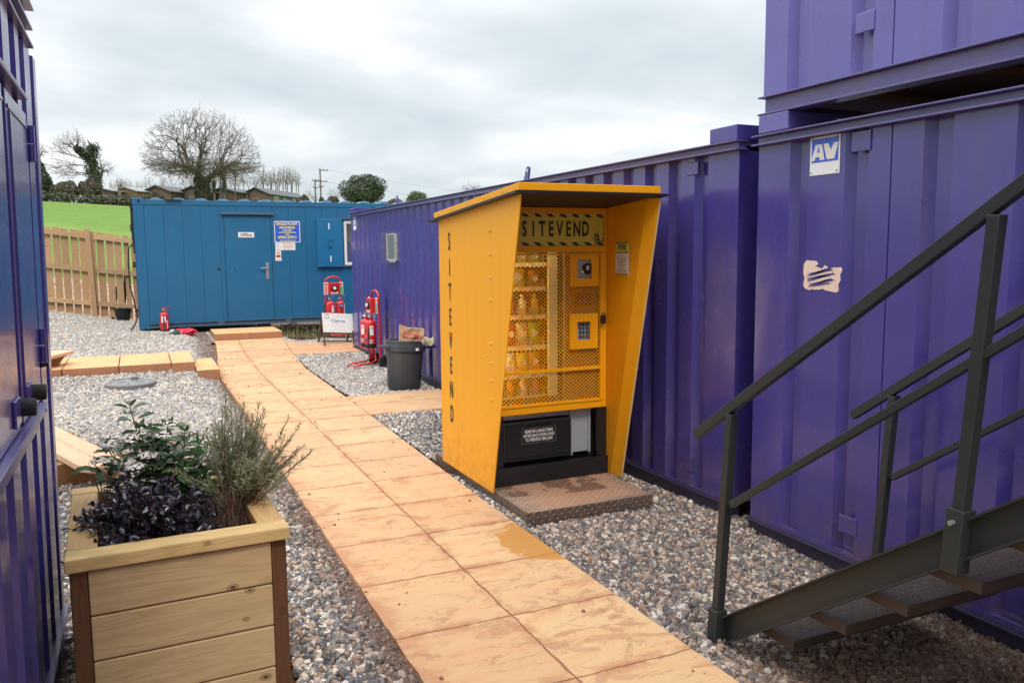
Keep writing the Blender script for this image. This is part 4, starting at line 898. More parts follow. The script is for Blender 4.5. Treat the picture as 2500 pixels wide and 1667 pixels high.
bm_=MB(); bm_.prism([(-.06,.16),(-.20,-.03),(-.42,-.03),(-.42,.16)],V(-.86,12.25,gh(-.9,12.3)+.03),XP,ZP,.06)
bm_.prism([(-1.26,.16),(-1.2,-.03),(-1.02,-.03),(-1.0,.16)],V(-.86,12.45,gh(-.9,12.3)+.03),XP,ZP,.06)
bench('far low bench end poking out from behind the left container',o,(-.92,.39),[(1.6,0),(0,0),(0,-.27),(1.6,-.27)],[(1.6,-.275),(0,-.275),(0,-.54),(1.6,-.54)],.41,.045,bm_)
# ------------------------------------------------------------------ vending kiosk
K=thing('vending_kiosk','tall yellow steel kiosk housing a lit vending machine, lettered SITEVEND','kiosk',(2.6,5.4,0))
def kb(n,mb,m,p=None,**k): return build(n,mb,m,p or K,**k)
mb=MB().box(2.126,3.055,4.468,6.2,-.02,.076)
def loz(c,a,b_,n,h=.0034): c,a,b_,n=map(Vector,(c,a,b_,n)); mb.add([c-a,c+b_,c+a,c-b_,c+n*h],[(0,3,4),(3,2,4),(2,1,4),(1,0,4)] if a.cross(b_).dot(n)<0 else [(3,0,4),(2,3,4),(1,2,4),(0,1,4)])
for i in range(33):
    for j in range(22):
        s=1 if (i+j)%2 else -1; loz((2.14+.028*i,4.48+.028*j,.0762),(.011*s,.009,0),(.003,-.0035*s,0),(0,0,1))
for i in range(33):
    for j in range(3):
        s=1 if (i+j)%2 else -1; loz((2.14+.028*i,4.4678,.012+.026*j),(.010*s,0,.009),(.0035,0,-.003*s),(0,-1,0))
for i in range(62):
    for j in range(3):
        s=1 if (i+j)%2 else -1; loz((2.1258,4.48+.028*i,.012+.026*j),(0,.010*s,.009),(0,.0035,-.003*s),(-1,0,0))
kb('base_plate',mb,M['checker'])
# side panels
def sidepoly(o=0): return [(5.955,.072),(4.951,.076),(4.479,2.035),(5.955,1.956)]
sp=kb('side_panel',MB().prism([(-p[0],p[1]) for p in sidepoly()],(2.10,0,0),WEST[0],ZP,.008),M['yellow'],bev=.001)
mb=MB()
for i,(chh,zz) in enumerate(zip('SITEVEND',(1.763,1.573,1.392,1.206,1.028,.845,.66,.475))): mb.text(chh,.178,(2.0965,5.723,zz),WEST,.0035,.52)
kb('lettering',mb,M['ink'],sp)
mb=MB()
for zz in (1.827,1.675,1.523,1.379,1.09,.96,.842,.80-.085): mb.lathe([(.011,0),(.010,.006),(.005,.010),(1e-4,.011)],(2.1,4.952,zz),8,V(-1,0,0))
for yy,zz in ((5.015,1.51),(5.02,1.0),(5.047,.608),(5.93,1.9),(5.93,1.3),(5.93,.7)): mb.lathe([(.007,0),(.006,.004),(1e-4,.006)],(2.1,yy,zz),8,V(-1,0,0))
kb('bolt',mb,simple('yellow_bolt',(.62,.40,.10),.35),sp)
rp=kb('side_panel',MB().prism([(-p[0],p[1]) for p in [(5.955,.072),(5.02,.076),(4.585,2.035),(5.955,1.956)]],(3.062,0,0),WEST[0],ZP,.008),M['yellow'])
mb=MB()
q=[(3.0625,5.02,.076),(3.0625,4.585,2.03),(3.092,4.479,2.03),(3.092,4.925,.076)]; mb.add(q+[(a+.006,b_+.004,c) for a,b_,c in q],[(0,1,2,3),(7,6,5,4),(0,3,7,4),(3,2,6,7),(2,1,5,6),(1,0,4,5)]); mb.f=[f[::-1] for f in mb.f]
kb('panel_flange',mb,M['yellow'],rp)
kb('edge_strip',MB().bar((3.097,4.925,.076),(3.097,4.479,2.03),.012,.006,XP),simple('pale_yellow_edge',(.75,.5,.2),.4),rp)
# notice on the right panel
o=V(3.0535,4.953,1.525); mb=MB().rect(o,WEST,0,.17,0,.225,.0015); mb.mi=1; mb.rect(o-XP*.0016,WEST,0,.17,.152,.225); mb.rect(o-XP*.0016,WEST,0,.17,-.0,.014); mb.mi=2
for zz in (.150,.213,.001):
    for k in range(6): x0=.006+.027*k; mb.prism([(x0,zz),(x0+.013,zz),(x0+.022,zz+.012),(x0+.009,zz+.012)],o-XP*.0034,WEST[0],ZP,.001)
mb.text('SITEVEND',.05,o+WEST[0]*.085+ZP*.188-XP*.0034,WEST,.001,.52); mb.mi=3
for zz,a,q in ((.132,.06,.11),(.118,.03,.14),(.104,.03,.145),(.09,.03,.13),(.083,.035,.10),(.07,.03,.14),(.063,.035,.12),(.047,.045,.13)): mb.rect(o-XP*.0034,WEST,a,q,zz,zz+.0035)
mb.mi=4; mb.rect(o-XP*.0022,WEST,.02,.15,.018,.040)
kb('instruction_notice',mb,[M['label'],M['signyellow'],M['ink'],M['greyink'],simple('small_print',(.45,.42,.40),.6)],rp)
# roof
def roofz(y): return 2.060-.079*(y-4.47)/1.0*.80
mb=MB(); zf,zb=2.056,1.942
q=[(2.078,4.46,zf),(3.085,4.46,zf),(3.085,6.0,zb),(2.078,6.0,zb)]; tt=.046
mb.add(q+[(a,b_,c+tt) for a,b_,c in q],[(3,2,1,0),(4,5,6,7),(0,1,5,4),(1,2,6,5),(2,3,7,6),(3,0,4,7)]); kb('roof',mb,M['yellow'],bev=.003)
mb=MB(); q=[(2.052,4.445,zf-.002),(3.135,4.445,zf-.002),(3.135,6.1,zb-.008),(2.052,6.1,zb-.008)]; mb.add(q+[(a,b_,c-.014) for a,b_,c in q],[(0,1,2,3),(7,6,5,4),(0,4,5,1),(1,5,6,2),(2,6,7,3),(3,7,4,0)]); kb('soffit_sheet',mb,M['soffit'])
mb=MB()
for k in range(5): y_=4.7+.3*k; mb.lathe([(.006,0),(.005,.003),(1e-4,.004)],(2.0775,y_,zf-.0735*(y_-4.46)+.022),6,V(-1,0,0))
kb('rivet',mb,M['greyink'])
# cabinet shell
mb=MB().box(2.112,3.05,5.92,5.95,.08,1.93).box(2.112,2.135,5.12,5.9195,.08,1.93).box(3.03,3.052,5.12,5.9195,.08,1.93).box(2.136,3.029,5.14,5.9195,.09,.10).box(2.136,3.029,5.14,5.9195,1.70,1.715).box(2.70,2.712,5.24,5.9195,.101,1.699)
kb('cabinet',mb,M['black'])
# sign box and door frame
FYk=5.08
mb=MB().box(2.15,3.058,FYk,FYk+.03,1.954,1.992).box(2.15,3.058,FYk,FYk+.03,1.684,1.727).box(3.036,3.058,FYk,FYk+.03,.612,1.6838).box(3.038,3.058,FYk,FYk+.03,1.7272,1.9538).box(2.15,2.20,FYk,FYk+.03,.612,1.6838).box(2.15,3.058,FYk,FYk+.03,.565,.6118)
kb('front_frame',mb,M['yellow'],bev=.003)
o=V(2.16,FYk+.008,1.728); Wd,Hd=.876,.225
sgm=simple('worn_yellow_sign',(.62,.52,.06),.5,var=.12,sc=6)
mb=MB().rect(o,SOUTH,0,Wd,0,Hd,.006); mb.mi=1; oo=o-YP*.0016
for k in range(9):
    x0=.01+.098*k
    mb.prism([(x0+.045,.004),(x0+.085,.004),(x0+.055,.026),(x0+.013,.026)],oo,XP,ZP,.001)
    mb.prism([(x0+.045,Hd-.026),(x0+.085,Hd-.026),(x0+.055,Hd-.004),(x0+.013,Hd-.004)],oo,XP,ZP,.001)
for i,chh in enumerate('SITEVEND'): mb.text(chh,.142,(2.410+.0680*i,oo.y-.0003,1.842),SOUTH,.0045,.56)
for k in range(60):
    a,q=random.gauss(Wd-.045,.025),abs(random.gauss(.045,.025)); r_=random.uniform(.002,.008)
    if .0<a<Wd-.003: mb.prism([(a+r_*random.uniform(.5,1.2)*math.cos(t_),q+r_*random.uniform(.5,1.2)*math.sin(t_)) for t_ in np.linspace(0,2*PI,7,endpoint=False)],oo-YP*(.0004+.00001*k),XP,ZP,.001)
for k in range(34): mb.rect(oo-YP*.0002,SOUTH,Wd-.006,Wd-.002,.012+.0062*k,.015+.0062*k)
mb.mi=0
for k in range(26):
    i=random.randrange(8); a=2.410+.0680*i-o.x+random.uniform(-.02,.02); q=.114+random.uniform(-.05,.05); r_=random.uniform(.0015,.005)
    mb.prism([(a+r_*random.uniform(.4,1.3)*math.cos(t_),q+r_*random.uniform(.4,1.3)*math.sin(t_)) for t_ in np.linspace(0,2*PI,6,endpoint=False)],oo-YP*(.0009+.00001*k),XP,ZP,.001)
kb('name_sign',mb,[sgm,M['ink']])
# mesh door
dr=kb('mesh_door',MB().box(2.20,2.225,FYk-.006,FYk+.022,.615,1.68).box(3.005,3.033,FYk-.006,FYk+.022,.615,1.68).box(2.2252,3.0048,FYk-.006,FYk+.022,.615,.634).box(2.2252,3.0048,FYk-.006,FYk+.022,1.667,1.68).box(2.2252,3.0048,FYk-.012,FYk+.02,.848,.869),M['yellow'],bev=.002)
mb=MB(); cw,ch=.034,.0125; z0=.630
for r_ in range(int(1.045/ch)):
    zz=z0+ch*r_
    for i in range(int(.80/cw*2)):
        xa=2.215+cw/2*i; za,zb_=(zz,zz+ch) if (i+r_)%2==0 else (zz+ch,zz)
        if (2.812<xa+cw/4<2.93 and 1.498<zz+ch/2<1.636) or (2.81<xa+cw/4<2.923 and 1.061<zz+ch/2<1.197): continue
        mb.obox((xa+cw/4,FYk+.012,(za+zb_)/2),(cw/4,.001,(zb_-za)/2),(0,.0024,0),(0,0,.0027))
kb('wire_mesh',mb,M['yellow'],dr)
def holeplate(x0,x1,z0,z1,hx0,hx1,hz0,hz1):
    return MB().box(x0,hx0,FYk-.012,FYk+.004,z0,z1).box(hx1,x1,FYk-.012,FYk+.004,z0,z1).box(hx0+.0002,hx1-.0002,FYk-.0119,FYk+.004,z0+.0002,hz0).box(hx0+.0002,hx1-.0002,FYk-.0119,FYk+.004,hz1,z1-.0002)
p1=kb('reader_plate',holeplate(2.757,2.985,1.443,1.6665,2.813,2.929,1.500,1.634),M['yellow'],dr)
p2=kb('keypad_plate',holeplate(2.753,2.98,1.0,1.252,2.811,2.922,1.063,1.195),M['yellow'],dr)
kb('padlock',MB().box(3.0,3.032,FYk-.038,FYk-.014,1.175,1.235).tube([(3.007,FYk-.026,1.235),(3.007,FYk-.026,1.25),(3.016,FYk-.026,1.258),(3.026,FYk-.026,1.25),(3.026,FYk-.026,1.235)],.004,6),M['plastic'],dr,bev=.004)
# machine face behind the plates
fy=5.13; fx_=.032
mf=kb('machine_face',MB().box(2.745,3.0,fy,fy+.03,.62,1.69),simple('shadowed_grey_face',(.15,.125,.115),.4))  # grey face with the shadow behind the mesh put into its colour
kb('reader_backing',MB().box(2.80,2.955,fy-.03,fy-.0005,1.46,1.66),M['grey'],mf)
kb('card_reader',MB().lathe([(.042,0),(.042,.012),(.038,.016)],(2.900,fy-.0305,1.567),28,V(0,-1,0)),M['chrome'],mf,smooth=40)
kb('reader_dial',MB().lathe([(.0375,.0),(.0375,.017),(.033,.022),(1e-4,.022)],(2.900,fy-.0305,1.567),28,V(0,-1,0)),M['black'],mf,smooth=40)
mb=MB().rect((2.890,fy-.0545,1.56),SOUTH,0,.02,0,.03); kb('reader_symbol',mb,simple('pale_symbol',(.55,.65,.55),.4),mf)
mb=MB()
kp=kb('keypad_backing',MB().box(2.80,2.95,fy-.02,fy-.0005,1.03,1.22),M['grey'],mf)
for i in range(3):
    for j in range(4): mb.lathe([(.0105,0),(.0105,.006),(.008,.009),(1e-4,.009)],(2.858+.028*i,fy-.0205,1.084+.029*j),12,V(0,-1,0))
kb('key',mb,M['black'],mf,smooth=40)
mb=MB(); mb.mi=0
for i in range(3):
    for j in range(4): mb.text('789456123*0#'[(j*3+i)],.011,(2.858+.028*i,fy-.0297,1.084+.029*(3-j)) if False else (2.858+.028*i,fy-.0300,1.084+.029*(3-j)),SOUTH,.0003)
n_=0
kb('key_numbers',mb,M['label'],mf)
kb('display',MB().box(2.82,2.96,fy-.006,fy-.0005,1.30,1.39),M['soffit'],mf); kb('display_text',MB().rect((2.855,fy-.0075,1.325),SOUTH,0,.075,0,.028),M['violet'],mf)
# lit strip and trays
def emis(name,col,st):
    m,t,b=newmat(name); b.inputs['Base Color'].default_value=(*col,1); b.inputs['Emission Color'].default_value=(*col,1); b.inputs['Emission Strength'].default_value=st; return m
kb('light_strip',MB().box(2.655,2.722,5.20,5.225,.65,1.69),emis('lit_strip',(.50,.48,.26),.12))
kb('inner_lamp',MB().box(2.15,2.165,5.2,5.22,.70,1.67),emis('inner_lamp',(1,.94,.46),26))
kb('inner_lamp',MB().box(2.17,2.66,5.135,5.15,1.695,1.70),emis('top_lamp',(.97,.95,.50),8))
kb('inner_lining',MB().box(2.14,2.699,5.905,5.918,.12,1.69).box(2.1365,2.149,5.15,5.9045,.12,1.69),simple('pale_lining',(.42,.40,.27),.6))
TZ=[.655,.815,1.015,1.235,1.435,1.605]
for zz in TZ:
    mb=MB().box(2.15,2.652,5.25,5.90,zz-.012,zz-.006)
    for k in range(6): mb.box(2.152+.098*k,2.156+.098*k,5.26,5.90,zz-.006,zz+.06)
    tr=kb('tray',mb,M['alu'])
    mb=MB().box(2.15,2.652,5.235,5.2495,zz-.022,zz+.010); mb.mi=1
    for k in range(5): mb.rect((2.17+.1*k,5.2345,zz-.017),SOUTH,0,.06,0,.020)
    kb('price_strip',mb,[simple('tray_edge',(.62,.56,.30),.35),M['label']],tr)
# lower front
mb=MB().box(2.15,3.06,5.055,5.075,.08,.205).box(2.15,2.235,5.078,5.10,.205,.5648).box(2.985,3.06,5.078,5.10,.205,.5648)
for k in range(14): mb.lathe([(.003,0),(1e-4,.003)],(2.982,5.08,.22+.024*k),5,V(-1,-1,0))
lf=kb('lower_frame',mb,M['black'],bev=.002)
kb('window_trim',MB().box(2.24,2.79,5.15,5.175,.515,.545).box(2.24,2.265,5.15,5.175,.5452,.66).box(2.765,2.79,5.15,5.175,.5452,.66),M['alu'],bev=.006)
kb('service_panel',MB().box(2.265,2.765,5.18,5.185,.54,.66),simple('dark_glass',(.10,.09,.075),.15))
fl=kb('delivery_flap',MB().box(2.25,2.785,5.105,5.16,.225,.505),M['plastic'],bev=.008)
kb('flap_handle',MB().prism([(2.40,.49),(2.44,.508),(2.58,.508),(2.62,.49)],(0,5.085,0),XP,ZP,.0195).box(2.26,2.76,5.095,5.1045,.255,.275),M['plastic'],fl,bev=.004)
mb=MB().text('PUSH',.028,(2.51,5.104,.468),SOUTH,.0005); kb('embossed_word',mb,simple('dark_emboss',(.03,.03,.032),.3),fl)
o=V(2.385,5.1045,.345); mb=MB().rect(o,SOUTH,0,.275,0,.115,.0008); mb.mi=1; 
mb.rect(o-YP*.001,SOUTH,.004,.271,.1115,.1125); mb.rect(o-YP*.001,SOUTH,.004,.271,.003,.004); mb.rect(o-YP*.001,SOUTH,.004,.005,.004,.1115); mb.rect(o-YP*.001,SOUTH,.270,.271,.004,.1115); mb.mi=2
for i,tx in enumerate(('REMOVE LARGE ITEMS','AFTER EACH PURCHASE','TO PREVENT BIN JAM')): mb.text(tx,.031,o+XP*.137+ZP*(.088-.030*i)-YP*.001,SOUTH,.0005,.72)
kb('flap_label',mb,[M['ink'],M['greyink'],M['label']],fl)
kb('side_column',MB().box(2.815,2.945,5.15,5.175,.235,.66).box(2.797,2.8148,5.14,5.175,.215,.66).box(2.9452,2.963,5.14,5.175,.225,.66),M['grey'],bev=.002)
kb('lower_back',MB().box(2.14,3.03,5.2,5.21,.1,.63),M['ink'])
# snacks on the trays
G='snacks behind the mesh of the vending machine'
cols={'silver':(.55,.52,.42),'green':(.05,.30,.06),'gold':(.65,.42,.05),'blue':(.03,.08,.4),'red':(.5,.03,.02),'lime':(.35,.5,.05),'white':(.7,.7,.66),'orange':(.65,.22,.02),'brown':(.25,.10,.04),'pink':(.6,.1,.25),'purple':(.15,.04,.3),'yellow':(.7,.6,.08),'amber':(.5,.22,.03)}
smat={k:simple('wrapper_'+k,v,.22,var=.25,sc=60) for k,v in cols.items()}
def packet(x,z,w,h,d=.05):
    mb=MB(); n=6
    for j in range(n+1):
        v=j/n; t_=d*.5*math.sin(PI*min(max(v,.04),.96))**.6
        for i in range(n+1):
            u=i/n; b_=t_*math.sin(PI*u)**.7; mb.v.append((x+(u-.5)*w*(1+.04*math.sin(9*v)),5.33-b_,z+v*h))
    for j in range(n):
        for i in range(n): a=j*(n+1)+i; mb.f.append((a,a+1,a+n+2,a+n+1)); mb.m.append(0)
    m_=len(mb.v); mb.v+=[(p[0],5.33+(5.33-p[1])+.001,p[2]) for p in mb.v]
    for j in range(n):
        for i in range(n): a=m_+j*(n+1)+i; mb.f.append((a,a+n+1,a+n+2,a+1)); mb.m.append(0)
    mb.mi=1; mb.disc((x,5.33-d*.5-.002,z+h*.55),(0,-1,0),w*.26,10,.002); mb.mi=0
    return mb
def bottle(x,z,h):
    r_=.03; return MB().lathe([(1e-4,0),(r_,0),(r_,h*.62),(r_*.85,h*.72),(r_*.42,h*.86),(r_*.42,h*.9),(r_*.5,h*.9),(r_*.5,h),(1e-4,h)],(x,5.32,z),14)
ROW=['bottom','second lowest','third lowest','fourth lowest','second highest','highest']
items=[[('b','silver'),('b','brown'),('b','orange'),('b','white'),('b','pink')],[('p','red'),('p','silver'),('p','white'),('p','yellow'),('p','orange')],[('p','brown'),('p','gold'),('p','red'),('p','silver'),('p','lime')],
 [('b','lime'),('b','brown'),('b','pink'),('b','white'),('b','gold')],[('p','brown'),('p','purple'),('p','yellow'),None,('p','amber')],[('p','silver'),('p','blue'),('p','green'),('p','yellow'),('p','lime')]]
for r_,row in enumerate(items):
    for i,it in enumerate(row):
        if not it: continue
        x=2.205+.098*i; hh=([.13,.15,.165,.15,.12,.10][r_]); z=TZ[r_]+.001
        if it[0]=='p':
            w_=.088
            if r_==4 and it[1]=='yellow': w_,hh,x=.15,.135,x+.045
            mb=packet(x,z,w_,hh); o=build('snack_packet',mb,[smat[it[1]],smat['white' if it[1]!='white' else 'gold']],loc=(x,5.33,z),smooth=60); tag(o,'%s crisp packet on the %s tray of the vending machine'%(it[1],ROW[r_]),'snack',G)
        else:
            o=build('drink_bottle',bottle(x,z,hh),smat[it[1]],loc=(x,5.32,z),smooth=40); tag(o,'%s drink bottle on the %s tray of the vending machine'%(it[1],ROW[r_]),'bottle',G)
# ------------------------------------------------------------------ metal staircase
st=thing('metal_staircase','dark grey steel staircase with open treads and handrails climbing past the purple wall','staircase',(2.65,2.6,0))
def sb_(n,mb,m=None,p=None,**k): return build(n,mb,m or M['steel'],p or st,**k)
SL=.694; top_n=14
def zs(y): return .03+SL*(2.655-y)     # underside of the strings
for xo,sg in ((2.236,1),(3.13,-1)):
    mb=MB(); y0,y1=2.66,-.85
    def q(y,dz): return (y,zs(y)+dz)
    for (a,b_,xa,xb) in ((.0,.132,0,.008),(0,.009,-.030,0),(.123,.132,-.030,0)):
        poly=[(2.71,zs(2.71)+a),(-.85,zs(-.85)+a),(-.85,zs(-.85)+b_),(2.71,zs(2.71)+b_)]
        x0,x1=sorted((xo+sg*xa,xo+sg*xb))
        mb.prism([(-p[0],p[1]) for p in poly],(x0,0,0),WEST[0],ZP,x1-x0)
    sb_('stringer',mb)
    posts=[(2.745,2.671,1.02),(1.632,1.557,1.79),(.52,.445,2.56),(-.60,-.67,3.33)]
    for i,(yb,yt,zt) in enumerate(posts):
        zb=0 if i==0 else zs(yb)+.0
        xp=xo-sg*.022 if True else xo
        lean=(yt-yb)/(zt-zb)
        p=sb_('post',MB().bar((xp,yb,zb-.01),(xp,yt,zt),.039,.039,XP),bev=.003)
        s0=.18 if i else .15
        sb_('post_socket',MB().bar((xp,yb,zb-.02),(xp,yb+lean*s0,zb+s0),.058,.058,XP),M['steel'],p,bev=.003)
        if i: sb_('bolt',MB().tube([(xp-.045,yb+lean*.14,zb+.14),(xp,yb+lean*.14,zb+.14)],.008,8),M['alu'],p)
    xp=xo-sg*.022
    sb_('handrail',MB().bar((xp,2.905,.885),(xp,-.9,.885+SL*3.805),.034,.041,XP),bev=.003)
    sb_('mid_rail',MB().bar((xp,2.66,.635),(xp,-.75,.635+SL*3.41),.028,.028,XP),bev=.003)
for k in range(top_n):
    yb=2.336-.2535*k; z=.168+.1757*k
    mb=MB().box(2.27,3.07,yb,yb+.272,z-.006,z).box(2.27,3.07,yb,yb+.006,z-.038,z-.0062).box(2.27,3.07,yb+.266,yb+.272,z-.038,z-.0062).box(2.262,2.2698,yb-.002,yb+.272,z-.038,z-.001).box(3.0702,3.078,yb-.002,yb+.272,z-.038,z-.001)
    for i in range(27):
        for j in range(9):
            s=1 if (i+j)%2 else -1; loz((2.283+.0295*i,yb+.018+.0295*j,z+.0002),(.011*s,.009,0),(.003,-.0035*s,0),(0,0,1),.0025)
    sb_('tread',mb,M['tread'])
# the top landing the flight leads to
sb_('landing_plate',MB().box(2.2,3.15,-2.2,-.95,2.60,2.63),M['checker'])
mb=MB()
for x_,y_ in ((2.24,-2.1),(3.10,-2.1),(2.24,-1.05),(3.1,-1.05)): mb.box(x_-.03,x_+.03,y_-.03,y_+.03,-.02,2.598)
sb_('landing_leg',mb)
sb_('warning_tag',MB().box(3.085,3.13,2.40,2.47,zs(2.435)+.135,zs(2.435)+.155),M['signyellow'])
o=crumple('stone',(2.66,1.93,.035),(.045,.038,.035),5.5,M['slab'],'fist-sized pinkish stone on the muddy gravel under the stairs','stone',amp=.4,sub=2)
# ------------------------------------------------------------------ planter
PLx,PLy=.0765,3.52; ra=R(2.3)
pn=thing('timber_planter','square softwood planter box of horizontal boards with a thick rim','planter',(PLx,PLy,0),rot=(0,0,ra))
def pb(n,mb,m,p=None,**k): return build(n,mb,m,p or pn,local=True,**k)
hw,hd,zt=.374,.475,.68; zr=zt-.05
pb('rim_board',MB().box(-hw,hw,-hd,-hd+.10,zr,zt),W['rim'],bev=.006); pb('rim_board',MB().box(-hw,hw,hd-.10,hd,zr,zt),W['rim'],bev=.006)
pb('rim_board',MB().box(-hw+.003,-hw+.103,-hd+.102,.05,zr,zt-.001).box(-hw+.003,-hw+.103,.053,hd-.102,zr,zt-.002),W['rimy'],bev=.005); pb('rim_board',MB().box(hw-.103,hw-.003,-hd+.102,hd-.102,zr,zt-.001),W['rimy'],bev=.005)
px,py=hw-.012,hd-.028
for sx in (-1,1):
    for sy in (-1,1):
        x0,x1=sorted((sx*px,sx*(px-.055))); y0,y1=sorted((sy*py,sy*(py-.06))); pb('corner_post',MB().box(x0,x1,y0,y1,-.02,zr-.002),W['post'],bev=.004)
def boards(sy,along):
    mb=MB(); 
    for k in range(4):
        z1=zr-.008-.1635*k; z0=max(z1-.158,-.01)
        if along=='x': y0,y1=sorted((sy*(py+.008),sy*(py-.03))); mb.box(-px+.057,px-.057,y0,y1,z0,z1)
        else: x0,x1=sorted((sy*(px-.004),sy*(px-.035))); mb.box(x0,x1,-py+.062,py-.062,z0,z1)
    return mb
pb('front_panel',boards(-1,'x'),W['planter'],bev=.005); pb('back_panel',boards(1,'x'),W['planter'],bev=.005)
W['plantery']=wood('planter_pine_side',(.60,.405,.21),(.40,.25,.11),axis=1)
pb('side_panel',boards(-1,'y'),W['plantery'],bev=.005); pb('side_panel',boards(1,'y'),W['plantery'],bev=.005)
mb=MB(); N_=16
for j in range(N_+1):
    for i in range(N_+1):
        x_=-hw+.06+(2*hw-.12)*i/N_; y_=-hd+.07+(2*hd-.14)*j/N_; mb.v.append((x_,y_,.60+.02*mn.noise(V(x_*9,y_*9,0))))
for j in range(N_):
    for i in range(N_): a=j*(N_+1)+i; mb.f.append((a,a+1,a+N_+2,a+N_+1)); mb.m.append(0)
pb('soil',mb,M['soil'],smooth=60)
# plants
def leafquad(mb,c,d,n,L,w,fold=.25,tipx=.0):
    d=d.normalized(); s=d.cross(n); 
    if s.length<1e-4: s=d.orthogonal()
    s.normalize(); up=s.cross(d)
    a=c; m_=c+d*L*.5-up*L*.03; e=c+d*L-up*L*.12
    mb.add([a,c+d*L*.28+s*w*.42+up*w*fold*.6,c+d*L*.62+s*w*.46+up*w*fold*.6,e,c+d*L*.62-s*w*.46+up*w*fold*.6,c+d*L*.28-s*w*.42+up*w*fold*.6,m_],[(0,1,6),(1,2,6),(2,3,6),(3,4,6),(4,5,6),(5,0,6)])
def rdir(): 
    v=Vector(rng.normal(size=3)); return v.normalized()
def P(x,y,z): return V(x,y,z)
# purple pittosporum mound
M['purpleleaf']=leaf('purple_black_leaves',(.028,.020,.032),(.085,.068,.095),.22,spec=.9)
M['viburnum']=leaf('dark_glossy_green_leaves',(.04,.085,.03),(.12,.20,.08),.28,.3,.65)
M['rosemary']=leaf('rosemary_needles',(.17,.19,.095),(.37,.39,.23),.5,.35)
M['stem']=simple('brown_stem',(.17,.095,.06),.8)
sh=thing('purple_shrub','low dark purple-leaved shrub filling the front of the planter','shrub',(.02,3.38,.6))
mb=MB(); ms=MB()
for k in range(360):
    a=random.uniform(0,2*PI); e=math.acos(random.uniform(.02,1)); rr=random.uniform(.55,1.0)
    tip=V(-.025+.29*rr*math.sin(e)*math.cos(a),3.34+.21*rr*math.sin(e)*math.sin(a),.60+.265*rr*math.cos(e)+.02*math.sin(a*3))
    if tip.x<-.1 : tip.z-=.05*random.random()
    base=V(.02+.06*math.cos(a),3.38+.05*math.sin(a),.60); d=(tip-base)
    ms.tube([base,base+d*.5+V(0,0,.02),tip],[.003,.002,.001],4,False)
    dn=d.normalized()
    for q in range(11):
        t_=1-.055*q; c=base+d*t_+V(0,0,.02*(1-abs(2*t_-1))); dd=(rdir()*.9+dn*.75+ZP*.15).normalized(); leafquad(mb,c,dd,(ZP+rdir()*.6).normalized(),random.uniform(.024,.038),random.uniform(.015,.023))
build('leaves',mb,M['purpleleaf'],sh,smooth=60); build('stems',ms,M['stem'],sh)
# viburnum
vb=thing('flowering_shrub','broad-leaved green shrub with white flower heads at the back of the planter','shrub',(.06,3.66,.6))
mb=MB(); ms=MB(); mf_=MB()
tips=[(-.06,3.74,1.065),(-.16,3.7,.92),(-.2,3.62,.86),(.02,3.62,.93),(.08,3.7,.98),(.14,3.60,.93),(.20,3.66,.90),(.24,3.58,.88),(.05,3.55,.86),(.12,3.5,.84),(.2,3.5,.80),(-.1,3.58,.86),(.0,3.8,.95),(.15,3.78,.93),(-.03,3.68,.98),(.22,3.72,.84),(.17,3.45,.78),(.27,3.62,.80),(-.13,3.8,.9),(.1,3.6,.9),(.04,3.72,.9),(.19,3.56,.86)]
for tip in tips:
    tip=V(*tip); base=V(.06+.3*(tip.x-.06),3.66+.3*(tip.y-3.66),.6); d=tip-base; L=d.length
    pts=[base,base+d*.5+V(random.uniform(-.01,.01),0,.02),tip]; ms.tube(pts,[.0055,.004,.0022],5,False)
    n_=int(L/.034)
    for q in range(n_):
        t_=.25+.75*(q+.5)/n_; c=base+d*t_+V(0,0,.02*(1-abs(2*t_-1)))
        for s_ in (0,PI):
            a=q*PI/2+s_+random.uniform(-.4,.4); dd=V(math.cos(a),math.sin(a),random.uniform(-.15,.5)); leafquad(mb,c+dd*.008,dd,(ZP+rdir()*.25),random.uniform(.06,.095),random.uniform(.032,.048),.3)
    for q in range(3):
        a=random.uniform(0,6.28); leafquad(mb,tip,V(math.cos(a),math.sin(a),1.2),rdir(),random.uniform(.03,.05),.018)
for fc in [(-.14,3.66,.93),(-.07,3.64,.95),(-.09,3.62,.86),(-.02,3.68,.955),(.0,3.60,.88),(.06,3.66,.945),(-.17,3.64,.87),(.26,3.62,.85),(.23,3.58,.83),(-.05,3.57,.845),(.3,3.6,.80),(.08,3.72,.98)]:
    fc=V(*fc); ms.tube([V(fc.x*.8,fc.y+.02,fc.z-.10),fc-ZP*.01],[.003,.002],4,False)
    for q in range(110):
        v_=rdir(); v_.z=abs(v_.z)*.5; c=fc+V(v_.x*.042,v_.y*.042,v_.z*.034); ms.tube([fc-ZP*.008,c],.0008,3,False)
        n_=(ZP+v_).normalized(); a_=n_.orthogonal().normalized()*.0058; b_=n_.cross(a_)
        mf_.add([c+a_,c+b_,c-a_,c-b_,c-n_*.006],[(0,1,2,3),(1,0,4),(2,1,4),(3,2,4),(0,3,4)])
build('leaves',mb,M['viburnum'],vb,smooth=60); build('stems',ms,M['stem'],vb); build('flower_heads',mf_,simple('cream_pink_flowers',(.78,.68,.60),.7,var=.2,sc=90),vb)
